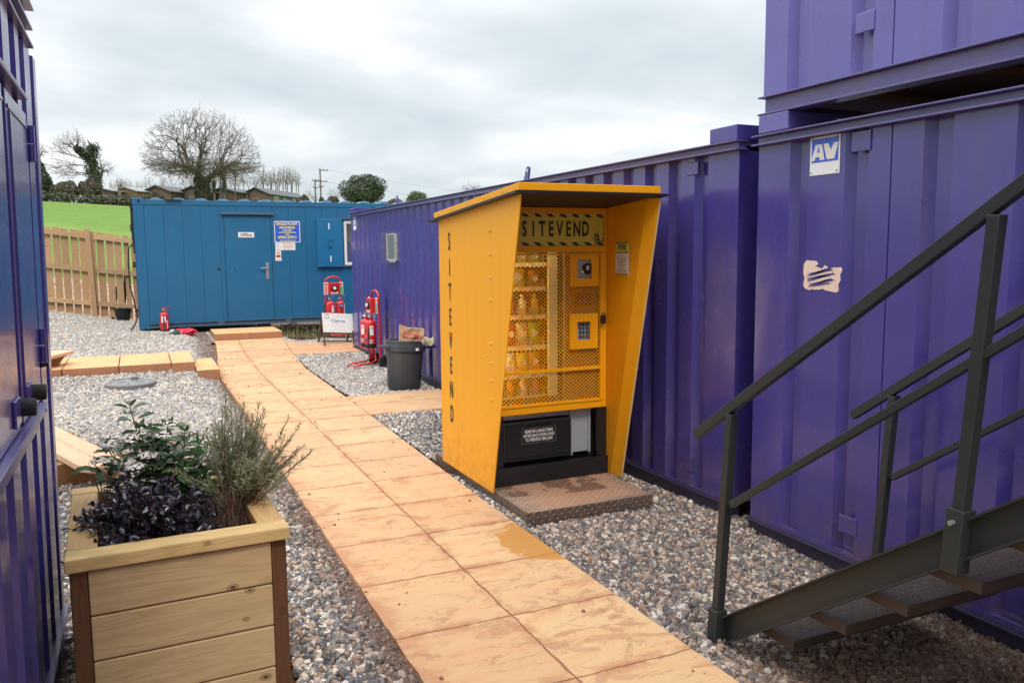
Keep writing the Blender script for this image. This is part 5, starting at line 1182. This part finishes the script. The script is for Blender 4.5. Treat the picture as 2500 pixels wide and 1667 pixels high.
# rosemary
ro=thing('rosemary_bush','tall wispy rosemary bush at the right of the planter','shrub',(.33,3.5,.6))
mb=MB(); ms=MB(); mt=MB()
for k in range(105):
    a=random.uniform(0,2*PI); sp=abs(random.gauss(0,.68)); 
    base=V(.33+random.uniform(-.05,.05),3.47+random.uniform(-.06,.06),.6)
    H=random.uniform(.26,.52)*(1-.25*min(sp,1)); lean=V(math.cos(a)*sp*.22+.04,math.sin(a)*sp*.17+.03,0)
    if k==0: lean=V(.24,.04,0); H=.37
    if k==1: lean=V(.21,-.03,0); H=.27
    if k==2: lean=V(.02,.05,0); H=.56
    pts=[base+lean*t_**1.4+V(0,0,H*t_)+V(random.uniform(-1,1),random.uniform(-1,1),0)*.008 for t_ in (0,.2,.4,.6,.8,1)]
    ms.tube(pts,[.004,.0035,.003,.0025,.002,.0012],4,False)
    for i in range(len(pts)-1):
        seg=pts[i+1]-pts[i]; dn=seg.normalized()
        if i<2 and random.random()<.75: continue
        for q in range(26 if i>1 else 9):
            c=pts[i]+seg*random.random(); o_=rdir(); o_=(o_-dn*o_.dot(dn)).normalized(); dd=(o_*.8+dn*.75).normalized(); L=random.uniform(.020,.036)*(1.1 if i<4 else .8)
            s_=dd.cross(o_).normalized()*.0014; e=c+dd*L+o_*.003
            mb.add([c-s_,c+s_,(c+e)/2+s_*1.5,e,(c+e)/2-s_*1.5],[(0,1,2,3,4)])
for k in range(70):
    a=random.uniform(0,6.28); base=V(.30+random.uniform(-.08,.08),3.44+random.uniform(-.07,.07),.6); tip=base+V(math.cos(a)*.06,math.sin(a)*.06,random.uniform(.10,.22)); mt.tube([base,(base+tip)/2+V(.01,0,0),tip],[.002,.0015,.0008],3,False)
build('needles',mb,M['rosemary'],ro); build('stems',ms,M['stem'],ro); build('dead_stems',mt,simple('dead_brown_stem',(.16,.075,.05),.8),ro)
# dead twig at the left
mb=MB(); b0=V(-.17,3.62,.6)
for t_ in ((-.05,0,.27),(.02,.02,.23),(.05,-.01,.20),(.0,.0,.16),(-.02,.01,.25)):
    mb.tube([b0,b0+V(t_[0]*.3,0,t_[2]*.5),b0+V(*t_)],[.004,.003,.0012],5,False)
tag(build('bare_twigs',mb,M['stem'],loc=b0),'bare brown twigs at the back left corner of the planter','twigs')
# grit on the path
mb=MB()
for k in range(300):
    y_=random.choice([random.uniform(2,14.4),random.uniform(8,14)]); x_=random.uniform(pl(y_),pr(y_)) if random.random()<.45 else (pl(y_)+abs(random.gauss(0,.10)) if random.random()<.6 else pr(y_)-abs(random.gauss(0,.07)))
    if y_<6 and random.random()<.45: continue
    s_=.003+.012*random.random()**2.2; z_=gh(x_,y_)+.022+s_*.35; v_=[Vector(rng.normal(size=3)).normalized()*s_*random.uniform(.7,1.2) for _ in range(0)]
    a=random.random()*6.28
    pts=[(s_*math.cos(a+i*1.57)*random.uniform(.7,1.3),s_*math.sin(a+i*1.57)*random.uniform(.7,1.3),random.uniform(-.2,.2)*s_) for i in range(4)]
    mb.add([(x_+p[0],y_+p[1],z_+p[2]) for p in pts]+[(x_,y_,z_+s_*.6),(x_,y_,z_-s_*.6)],[(0,1,4),(1,2,4),(2,3,4),(3,0,4),(1,0,5),(2,1,5),(3,2,5),(0,3,5)])
struct(build('loose_grit',mb,simple('grit_brown',(.20,.10,.06),.85,var=.5,sc=30)),'scattered mud crumbs and grit on the path','stuff')
# ------------------------------------------------------------------ background
CM=Matrix(((.9100425,-.0528802,.4111281),(-.4144386,-.0970492,.9048879),(-.0079510,-.9938738,-.1102345)))   # world <- camera (right, down, forward)
EYE=V(0,0,1.7)
def at(px,py,Y):
    d=CM@V((px-1250)/2000,(py-833.5)/2000,1); return EYE+d*(Y/d.y)
def grow(mb,p,T,c,wob,minr,fr,depth=0,exp=.5,sprig=0,ivy=None,up=0.):
    stack=[(np.array(p,float),T,depth)]
    while stack:
        p,T,dp=stack.pop(); n=len(T); r0=max(minr,c*n**exp)
        if n==1:
            t_=T[0]; d=t_-p; L=np.linalg.norm(d)+1e-6; m1=p+d*.35+rng.normal(size=3)*L*wob+np.array([0,0,up*L]); m2=p+d*.7+rng.normal(size=3)*L*wob+np.array([0,0,up*L*.8])
            mb.tube([p,m1,m2,t_],[r0,r0*.85,minr*.9,minr*.6],3,False)
            for s in range(sprig):
                b=(p+(t_-p)*rng.uniform(.45,1)); e=b+(d/L*.6+rng.normal(size=3)*.45+np.array([0,0,.15]))*rng.uniform(.25,.55)*sprigL
                mb.tube([b,(b+e)/2+rng.normal(size=3)*.03*sprigL,e],[minr*.75,minr*.65,minr*.45],3,False)
            continue
        cen=T.mean(0); d=cen-p; f=fr[min(dp,len(fr)-1)]; q=p+d*f; L=np.linalg.norm(d)*f
        k=3; pts=[p]+[p+(q-p)*i/k+rng.normal(size=3)*L*wob+np.array([0,0,up*L*math.sin(PI*i/k)]) for i in range(1,k)]+[q]
        r1=max(minr,c*(n*.8)**exp); mb.tube(pts,[r0+(r1-r0)*i/k for i in range(k+1)],6 if r0>.09 else (4 if r0>.03 else 3),False)
        if ivy is not None and r0>ivy[1]: ivy[0].extend([(a,r0) for a in pts])
        U=T-q; U/=np.linalg.norm(U,axis=1)[:,None]+1e-6; U-=U.mean(0); w,vv=np.linalg.eigh(U.T@U); s=U@vv[:,-1]
        cut=np.quantile(s,rng.uniform(.3,.7)) if n>3 else np.median(s); A=T[s<=cut]; B=T[s>cut]
        if len(A)==0 or len(B)==0: A,B=T[:n//2],T[n//2:]
        stack+= [(q,A,dp+1),(q,B,dp+1)]
sprigL=1.
def dome(n,c,rx,ry,ru,rd,bias=4.,zmin=None):
    out=[]
    while len(out)<n:
        v=rng.normal(size=3); v/=np.linalg.norm(v); r=rng.uniform(0,1)**(1/bias); z=v[2]*(ru if v[2]>0 else rd)
        out.append([c[0]+v[0]*rx*r,c[1]+v[1]*ry*r,c[2]+z*r])
    return np.array(out)
def leaves(mb,c,rad,n,s,hollow=.5,flat=0.):
    for _ in range(n):
        v=rng.normal(size=3); v/=np.linalg.norm(v); r=rng.uniform(hollow,1)**.6; p=V(c[0]+v[0]*rad[0]*r,c[1]+v[1]*rad[1]*r,c[2]+v[2]*rad[2]*r)
        n_=(Vector(v)+rdir()*.9).normalized(); a=n_.orthogonal().normalized(); a.rotate(Matrix.Rotation(random.random()*6.28,3,n_)); b_=n_.cross(a); z=s*random.uniform(.6,1.4)
        mb.add([p+a*z,p+b_*z*.55,p-a*z,p-b_*z*.55],[(0,1,2,3)])
def bush(name,label,px,pyt,pyb,halfpx,Y,mat,n,s,cat='bush',lumps=9,trunk=False,seed=0):
    rs=random.Random(seed); b=at(px,pyb,Y); t_=at(px,pyt,Y); h=t_.z-b.z; w=(at(px+halfpx,pyb,Y)-b).x; zb=min(gh(b.x,Y),b.z)
    th=thing(name,label,cat,(b.x,Y,zb)); mb=MB()
    for k in range(lumps):
        a=rs.uniform(0,6.28); rr=rs.uniform(0,.62); zz=b.z+h*rs.uniform(.18,.72); sc=rs.uniform(.3,.5)*(1-.25*rr)
        leaves(mb,(b.x+w*rr*math.cos(a)*1.0,Y+w*rr*math.sin(a),zz),(w*sc,w*sc,min(h*sc*.75,t_.z-zz)),n//lumps,s)
    leaves(mb,(b.x,Y,b.z+h*.36),(w*.86,w*.8,h*.40),n//3,s)
    build('crown',mb,mat,th); 
    if trunk: build('trunk',MB().tube([(b.x,Y,zb-.2),(b.x+.1,Y,b.z+h*.5)],[w*.09,w*.05],7),M['bark'],th)
    else: build('stems',MB().tube([(b.x,Y,zb-.2),(b.x,Y,b.z+h*.3)],[.08,.05],5).tube([(b.x,Y,zb-.2),(b.x+w*.3,Y,b.z+h*.3)],[.06,.03],5),M['bark'],th)
    return th
# the great oak
OY=95.; ob=at(496,486,OY); oz=gh(ob.x,OY)
oak=thing('oak_tree','huge bare spreading oak with ivy on its trunk, behind the blue cabin','tree',(ob.x,OY,oz))
mb=MB(); ivy=[]; trunk=MB()
trunk.tube([(ob.x-.1,OY,oz-.5),(ob.x-.05,OY,oz+1.0),(ob.x+.05,OY,ob.z+1.2),(ob.x+.1,OY,ob.z+2.1)],[1.0,.75,.68,.62],10)
oc=(ob.x+.1,OY,11.3)
T=np.vstack([dome(3200,oc,6.3,6.0,5.8,1.7,3.0),dome(420,(oc[0],OY,10.4),6.2,6,1.2,1.6,6)])
grow(mb,(ob.x+.05,OY,ob.z+1.5),T,.0098,.055,.0145,[.10,.16,.22,.26,.30,.33,.36,.4],0,.52,2,(ivy,.115),.03)
build('trunk',trunk,M['bark'],oak,smooth=60); build('crown',mb,M['bark'],oak)
ml=MB()
for k in range(1500):
    a=random.random()*6.28; z=random.uniform(oz,ob.z+2.3); r_=.74+.12*random.random(); p=V(ob.x+r_*math.cos(a),OY+r_*math.sin(a),z); leaves(ml,p,(.08,.08,.08),1,.10)
for p,r_ in ivy:
    if np.linalg.norm(np.array([p[0]-oc[0],p[1]-OY,p[2]-ob.z-1]))<5.2 and random.random()<.85: leaves(ml,p,(r_*1.5,r_*1.5,r_*1.5),9,.085,.3)
build('ivy',ml,M['ivy'],oak)
# ivy-clad broken tree
IY=88.; ib=at(231,472,IY); iz=gh(ib.x,IY)
iv=thing('ivy_covered_tree','tall leaning tree trunk smothered in dark ivy, left of the oak','tree',(ib.x,IY,iz))
def pA(px,py): p=at(px,py,IY); return p
tr=[pA(233,478),pA(231,450),pA(228,420),pA(224,395),pA(226,370),pA(226,356)]
limbL=[pA(224,400),pA(212,384),pA(198,370),pA(186,363)]
mb=MB().tube([(ib.x,IY,iz-.4)]+tr,[.5,.42,.36,.32,.28,.2,.1],8).tube(limbL,[.24,.2,.14,.09],7).tube([pA(226,357),pA(219,352),pA(213,341)],[.12,.09,.03],5)
build('trunk',mb,M['bark'],iv,smooth=60)
mb=MB()
for a,tt in ((pA(186,363),(168,345)),(pA(190,366),(190,338)),(pA(200,371),(206,356)),(pA(205,391),(140,368)),(pA(212,405),(150,400)),(pA(212,425),(140,412)),(pA(212,427),(165,425)),(pA(186,364),(152,352))):
    e=at(tt[0],tt[1],IY); m=(Vector(a)+e)/2
    T=dome(46,e,(abs(e.x-a.x)*.45+.5),1.0,.9,.8,3); grow(mb,a,T,.011,.07,.014,[.25,.35,.4],0,.5,1,None,.05)
build('crown',mb,M['twig'],iv)
ml=MB()
for pts,rr in ((tr,(.85,1.05,.8,.6,.7,.62)),(limbL,(.5,.42,.36,.22))):
    for i in range(len(pts)-1):
        for q in range(9):
            t_=q/9; p=Vector(pts[i]).lerp(Vector(pts[i+1]),t_); r_=rr[i]+(rr[min(i+1,len(rr)-1)]-rr[i])*t_
            r_*=random.uniform(.75,1.15); leaves(ml,p+V(random.uniform(-.15,.15),0,0),(r_,r_,.42),75,.085,.3)
build('ivy',ml,M['ivy'],iv)
def bare(label,px,pyb,pyt,halfpx,Y,n,c=.012,minr=.012,fr=(.3,.35,.4),group=None,name='bare_tree',mat='twig',wide=1.,lo=.25,fork=.22):
    b=at(px,pyb,Y); t_=at(px,pyt,Y); h=t_.z-b.z; w=(at(px+halfpx,pyb,Y)-b).x; zb=min(gh(b.x,Y),b.z)
    th=thing(name,label,'tree',(b.x,Y,zb),group); mb=MB(); tk=MB().tube([(b.x,Y,zb-.3),(b.x,Y,b.z+h*fork)],[c*n**.5*1.25,c*n**.5],6)
    T=dome(n,(b.x,Y,b.z+h*.55),w,w*.9,h*.45,h*(.55-lo),2.5); grow(mb,(b.x,Y,b.z+h*fork*.9),T,c,.05,minr,list(fr),0,.5,1,None,.02)
    build('trunk',tk,M[mat],th,smooth=60); build('crown',mb,M[mat],th); return th
bare('small bare fan-shaped tree just right of the ivy-clad trunk',245,452,380,44,90,190,.012,.013)
bare('bare treetop rising behind the dark evergreen at the far left',97,400,348,26,100,130)
bare('small bare treetop showing above the roof of the long purple container',1150,478,446,28,110,150,.008,.012)
bare('slim bare tree with a dark forked trunk in front of the brown lodges',293,482,432,17,92,60,.02,.015,(.4,.4,.4))
# rows of slender trees behind the lodges: three built, the rest copied
GP='slender bare trees in a row behind the brown lodges'
lab='slender bare tree in the row behind the brown lodges'
WY=150.; protos=[]
for k,(n,asp) in enumerate(((120,.16),(150,.22),(110,.13))):
    th=thing('slender_tree',lab,'tree',(0,0,0),GP); mb=MB(); tk=MB().tube([(0,0,-2),(0,0,.28)],[.022,.016],5)
    sprigL=.07; T=dome(n,(0,0,.60),asp*1.35,asp*1.35,.40,.34,2.2); grow(mb,(0,0,.2),T,.0019,.03,.0024,[.35,.4,.4],0,.5,1,None,.0); sprigL=1.
    build('trunk',tk,M['twig'],th,local=True); build('crown',mb,M['twig'],th,local=True); protos.append(th)
row=[]
for k in range(19): row.append((268+11.5*k+random.uniform(-4,4),random.uniform(424,442)))
for k in range(13): row.append((478+12*k+random.uniform(-4,4),random.uniform(408,430)))
for k in range(17): row.append((628+6.3*k+random.uniform(-3,3),random.uniform(398,416)+(14 if k in(0,1,15,16) else 0)))
for i,(px,pt) in enumerate(row):
    o=protos[i] if i<3 else copy_tree(protos[i%3]); Y=WY+random.uniform(-6,10); b=at(px,478,Y); t_=at(px,pt,Y); h=t_.z-b.z
    o.location=(b.x,Y,b.z-.05); o.scale=(h*random.uniform(.85,1.25),h,h); o.rotation_euler=(0,0,random.uniform(0,6.28))
for px,w_ in ((548,.22),(539,.10),(572,.09),(523,.16)):
    b=at(px,470,118.); t_=at(px,398 if px!=523 else 425,118.); th=thing('ivy_trunk_tree',{548:'bare trunk with patchy ivy right of the oak, thickest of its group',539:'thin straight bare trunk directly left of the patchy ivy trunk',572:'thin leaning bare trunk furthest right of the oak',523:'short ivy-wrapped trunk hard against the right of the oak'}[px],'tree',(b.x,118,b.z))
    build('trunk',MB().tube([(b.x,118,gh(b.x,118)-.3),(b.x+(0.25 if px==572 else .05),118,b.z+(t_.z-b.z)*.6),(b.x+(.7 if px==572 else .1),118,t_.z)],[w_,w_*.8,w_*.3],6),M['bark'],th)
    mb=MB(); T=dome(60,(b.x+.1,118,t_.z-.8),1.3,1.2,1.2,1.6,2.5); grow(mb,(b.x+.05,118,t_.z-2.0),T,.008,.05,.013,[.3,.4],0,.5,1); build('crown',mb,M['twig'],th)
    if w_>.12:
        ml=MB()
        for q in range(26): p=V(b.x,118,b.z+(t_.z-b.z)*.62*q/26); leaves(ml,p,(w_*1.9,w_*1.9,.25),26,.09,.3)
        build('ivy',ml,M['ivy'],th)
# evergreens, bushes and hedge
bush('evergreen_tree','large rounded dark evergreen tree beyond the blue cabin roof',886,423,500,62,95,M['evergreen'],15000,.10,'tree',22,True,4)
bush('evergreen_tree','small bright green rounded tree above the end of the purple roof',1018,465,505,33,95,M['lightgreen'],4200,.085,'tree',12,True,5)
bush('bush','dark green bush at the right end of the last grey-roofed lodge',741,471,503,18,90,M['scrub'],1500,.08,'bush',6,False,6)
bush('bush','ivy-covered stump at the foot of the telegraph poles',786,474,500,9,90,M['scrub'],800,.07,'bush',5,False,7)
bush('evergreen_bush','tall dark evergreen beside the left purple container',98,390,482,40,86,M['evergreen'],8000,.11,'bush',12,False,8)
bush('scrub','brown-green bramble thicket left of the ivy-clad trunk',160,436,484,46,85,M['scrub'],7000,.10,'bush',12,False,9)
bush('scrub','dense bramble thicket round the foot of the ivy-clad trunk',222,432,484,34,84.5,M['scrub'],7000,.10,'bush',12,False,10)
bush('scrub','low brownish scrub in front of the orange lodge',330,470,494,42,84.5,M['scrub'],4200,.10,'bush',9,False,11)
bush('scrub','scrub at the foot of the dark lodge left of the oak',382,463,494,24,85.5,M['scrub'],3500,.10,'bush',8,False,12)
bush('scrub','low scrub between the poles and the large evergreen',812,478,504,22,88,M['scrub'],1800,.095,'bush',6,False,13)
bush('scrub','low scrub between the two rounded evergreen trees',965,482,506,26,92,M['scrub'],1800,.095,'bush',6,False,14)
for lab_,a in (('wispy bare shrub growing beside the telegraph poles',(768,498,470,16,92,60,.006,.010)),('wispy bare shrub at the left of the large evergreen tree',(815,498,462,20,92,90,.006,.010)),('wispy bare shrub beside the grey-roofed lodge and dark bush',(752,495,462,14,93,50,.006,.010))): bare(lab_,*a,name='bare_shrub',lo=.05,fork=.1)
hg=thing('hedge','long low ragged hedge along the top edge of the green field','hedge',(-3,81.5,6)); mb=MB(); tw=MB()
for k in range(150):
    x_=-22+44*k/150+random.uniform(-.2,.2); z_=gh(x_,81.2); h_=(.40+.10*random.random()) if x_<6 else .3; leaves(mb,(x_,81.3+random.uniform(-.3,.3),z_+.30),(.55,.45,h_+.12),150,.10,.1)
    if k%2==0: tw.tube([(x_,81.3,z_-.1),(x_+random.uniform(-.4,.4),81.3,z_+h_+.25)],[.015,.006],3,False)
build('foliage',mb,M['hedge'],hg); build('twigs',tw,M['twig'],hg)
# lodges
LY=120.
W['lodge']=None
def lodgewall(name,c):
    m,t,b=newmat(name); p=t.n('ShaderNodeTexCoord').outputs['Object']; z=t.n('ShaderNodeSeparateXYZ',{0:p}).outputs[2]
    g=t.math('LESS_THAN',t.math('FRACT',t.math('MULTIPLY',z,6.)),.12); t.set(b.inputs['Base Color'],t.mix(t.math('MULTIPLY',g,.5),t.mix(t.noise(p,1.5,4),c,tuple(a*.75 for a in c)),(.02,.015,.012))); b.inputs['Roughness'].default_value=.8; return m
LW={'orange':lodgewall('orange_brown_boards',(.34,.165,.07)),'brown':lodgewall('dark_brown_boards',(.15,.095,.072)),'dark':lodgewall('very_dark_boards',(.11,.078,.065)),'grey':lodgewall('grey_boards',(.17,.165,.165))}
RF=simple('grey_felt_roof',(.085,.09,.095),.8,var=.15,sc=1); RP=simple('pale_wet_roof',(.24,.25,.26),.5,var=.15,sc=1)
def lodge(label,px,py,w,L,rise,wall,roof,wins,th_=28,side=None,H=2.3):
    pk=at(px,py,LY); a=R(-th_); t=thing('lodge',label,'lodge',(pk.x,LY,pk.z-rise-H),rot=(0,0,a))
    def b(n,mb,m,p=None): return build(n,mb,m,p or t,local=True)
    b('wall',MB().prism([(-w/2,-1),(w/2,-1),(w/2,H),(0,H+rise-.02),(-w/2,H)],(0,0,0),XP,ZP,.1).box(-w/2,-w/2+.1,.101,L,-1,H).prism([(-w/2,-1),(w/2,-1),(w/2,H),(0,H+rise-.02),(-w/2,H)],(0,L,0),XP,ZP,.1),LW[wall])
    b('wall',MB().box(w/2-.1,w/2,.101,L-.101,-1,H),LW[side or wall])
    mb=MB(); e=.3
    for s in (-1,1):
        sl=rise/(w/2); mb.add([(0,-e,H+rise+.06),(s*(w/2+e),-e,H-e*sl+.06),(s*(w/2+e),L+e,H-e*sl+.06),(0,L+e,H+rise+.06),(0,-e,H+rise-.06),(s*(w/2+e),-e,H-e*sl-.06),(s*(w/2+e),L+e,H-e*sl-.06),(0,L+e,H+rise-.06)],[(0,1,2,3),(7,6,5,4),(0,4,5,1),(1,5,6,2),(2,6,7,3),(3,7,4,0)])
    b('roof',mb,roof)
    for (wy,wz,ww,wh) in wins:
        f=b('window',MB().box(w/2+.002,w/2+.05,wy-ww/2,wy+ww/2,wz,wz+wh),M['white'])
        g_=MB(); 
        for s in (-1,1): g_.box(w/2+.051,w/2+.06,wy+s*ww*.24-ww*.18,wy+s*ww*.24+ww*.18,wz+.08,wz+wh-.08)
        b('pane',g_,simple('dark_window_pane',(.22,.24,.26),.1) if 'dwp' not in M else M['dwp'],f)
    gw=b('window',MB().box(-.5,.5,-.05,-.002,.7,1.7),M['greyink'])
    b('pane',MB().box(-.42,.42,-.06,-.051,.78,1.62),M['dwp'],gw)
    return t
M['dwp']=simple('dark_window_pane',(.09,.10,.11),.1)
lodge('orange-brown wooden lodge with pale roof, second from the left',306,457,3.4,10,.5,'orange',RP,[(4,.9,1.4,1.0),(9,.6,.5,1.6)],40)
lodge('low dark lodge with pale roof, leftmost, beside the ivy-clad trunk',256,461,3.0,9,.3,'dark',RP,[(3,.9,.8,.8)],45)
lodge('dark brown gabled lodge left of the oak with a two-pane window',381,453,4.2,12,.75,'brown',RF,[(5.5,.6,1.3,1.5),(9.5,.8,.6,.8)],38)
lodge('dark brown gabled lodge directly behind the oak trunk',470,454,4.4,12,.8,'dark',RF,[(5,.7,.8,1.2),(9,.5,.8,1.6)],36)
lodge('brown lodge partly hidden by the right side of the oak',541,458,4.2,12,.6,'brown',RF,[(3,.5,.9,1.5),(6.5,.7,.8,1.1)],42)
lodge('grey-sided gabled lodge with white windows, rightmost of the row',623,458,4.0,12,.85,'brown',RF,[(2.2,.7,1.3,1.3),(4.6,.9,.5,1.0),(7.6,.7,1.0,1.3),(10.2,.7,1.4,1.3)],36,'grey')
# telegraph poles and wires
PY_=112.; wood_=simple('weathered_pole',(.17,.155,.14),.85)
def pole(label,px,pt,arms):
    b=at(px,500,PY_); t_=at(px,pt,PY_); z=gh(b.x,PY_); th=thing('telegraph_pole',label,'pole',(b.x,PY_,z)); build('pole',MB().tube([(b.x,PY_,z-.5),(b.x,PY_,t_.z)],[.13,.10],8),wood_,th)
    for (pa,pb_,py) in arms:
        a=at(pa,py,PY_); c=at(pb_,py+1,PY_); arm=build('cross_arm',MB().bar((a.x,PY_-.12,a.z),(c.x,PY_-.12,c.z),.10,.12),wood_,th); mb=MB()
        for u in (0.03,.5,.97): q=V(a.x,PY_-.12,a.z).lerp(V(c.x,PY_-.12,c.z),u); mb.lathe([(.05,.06),(.07,.12),(.04,.24),(1e-4,.26)],q,8)
        build('insulator',mb,M['greyink'],arm)
pole('taller telegraph pole with two cross-arms between the lodges and the evergreen',784,412,[(779,799,416),(771,798,443),(779,789,456)])
pole('shorter telegraph pole with two cross-arms on the left of the tall one',771,440,[(762,778,441),(764,777,458)])
mb=MB()
for (a,c,sag) in (((797,415),(1330,470),1.2),((797,444),(1330,490),1.2),((779,417),(745,470),.3),((762,441),(700,520),.6)):
    A=at(*a,PY_); B=at(*c,PY_+(60 if c[0]>1000 else -15)); mb.tube([A.lerp(B,u)-ZP*sag*4*u*(1-u) for u in np.linspace(0,1,12)],.013,3,False)
tag(build('overhead_wire',mb,simple('wire_grey',(.2,.2,.21),.6),loc=at(797,415,PY_)),'thin overhead wires running from the telegraph poles','wire')
# ------------------------------------------------------------------ sky and light
w=bpy.data.worlds.new('World'); S.world=w; w.use_nodes=True; t=NT(w.node_tree); bg=w.node_tree.nodes['Background']
SUN_EL,SUN_AZ=R(52),R(-170)      # azimuth measured from +Y towards +X
sky=t.n('ShaderNodeTexSky',sky_type='NISHITA',sun_disc=False,sun_elevation=SUN_EL,sun_rotation=SUN_AZ,air_density=1.,dust_density=2.)
d=t.n('ShaderNodeTexCoord').outputs['Generated']; s=t.n('ShaderNodeSeparateXYZ',{0:d}); z=t.math('MAXIMUM',s.outputs[2],0.)
zz=t.math('ADD',z,.16); pv=t.n('ShaderNodeCombineXYZ',{0:t.math('DIVIDE',s.outputs[0],zz),1:t.math('DIVIDE',s.outputs[1],zz),2:0.}).outputs[0]
n1=t.noise(t.mapv(pv,(.5,.62,1),(1.6,.3,0)),1.15,6,.52,.5); n2=t.noise(t.mapv(pv,(1.3,1.,1),(4,2,0)),1.5,5,.5,.3)
n=t.math('ADD',t.math('MULTIPLY',n1,.68),t.math('MULTIPLY',n2,.32))
cl=t.ramp(n,[(.36,(4.5,5.05,5.4)),(.46,(5.2,5.65,5.95)),(.54,(6.2,6.5,6.7)),(.63,(7.7,7.85,7.95))])
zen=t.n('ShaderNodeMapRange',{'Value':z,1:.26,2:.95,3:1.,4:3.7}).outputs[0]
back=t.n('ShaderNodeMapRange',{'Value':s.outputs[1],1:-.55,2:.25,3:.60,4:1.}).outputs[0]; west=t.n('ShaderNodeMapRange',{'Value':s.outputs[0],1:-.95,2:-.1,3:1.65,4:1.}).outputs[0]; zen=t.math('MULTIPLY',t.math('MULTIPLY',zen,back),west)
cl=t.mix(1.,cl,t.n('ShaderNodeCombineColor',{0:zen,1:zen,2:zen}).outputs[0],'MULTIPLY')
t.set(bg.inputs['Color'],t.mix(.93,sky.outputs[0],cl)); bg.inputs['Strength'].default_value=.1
sun=bpy.data.lights.new('sun','SUN'); so=bpy.data.objects.new('sun',sun); COL.objects.link(so); sun.energy=1.1; sun.angle=R(14); sun.color=(1,.955,.89)
dv=V(math.sin(SUN_AZ)*math.cos(SUN_EL),math.cos(SUN_AZ)*math.cos(SUN_EL),math.sin(SUN_EL)); so.rotation_euler=dv.to_track_quat('Z','Y').to_euler(); so.location=dv*30
# ------------------------------------------------------------------ camera
cam=bpy.data.cameras.new('camera'); co=bpy.data.objects.new('camera',cam); COL.objects.link(co); S.camera=co
cam.sensor_width=36; cam.lens=28.8; cam.clip_end=3000; cam.clip_start=.05
rt,dn_,fw=CM.col[0],CM.col[1],CM.col[2]
m=Matrix((( rt[0],-dn_[0],-fw[0],0),(rt[1],-dn_[1],-fw[1],0),(rt[2],-dn_[2],-fw[2],1.7),(0,0,0,1))); co.matrix_world=m
S.render.resolution_x,S.render.resolution_y=1024,682
vs=S.view_settings; vs.view_transform='Standard'; vs.look='None'; vs.exposure=.58; vs.gamma=1.
S.render.engine='CYCLES'; S.cycles.max_bounces=6
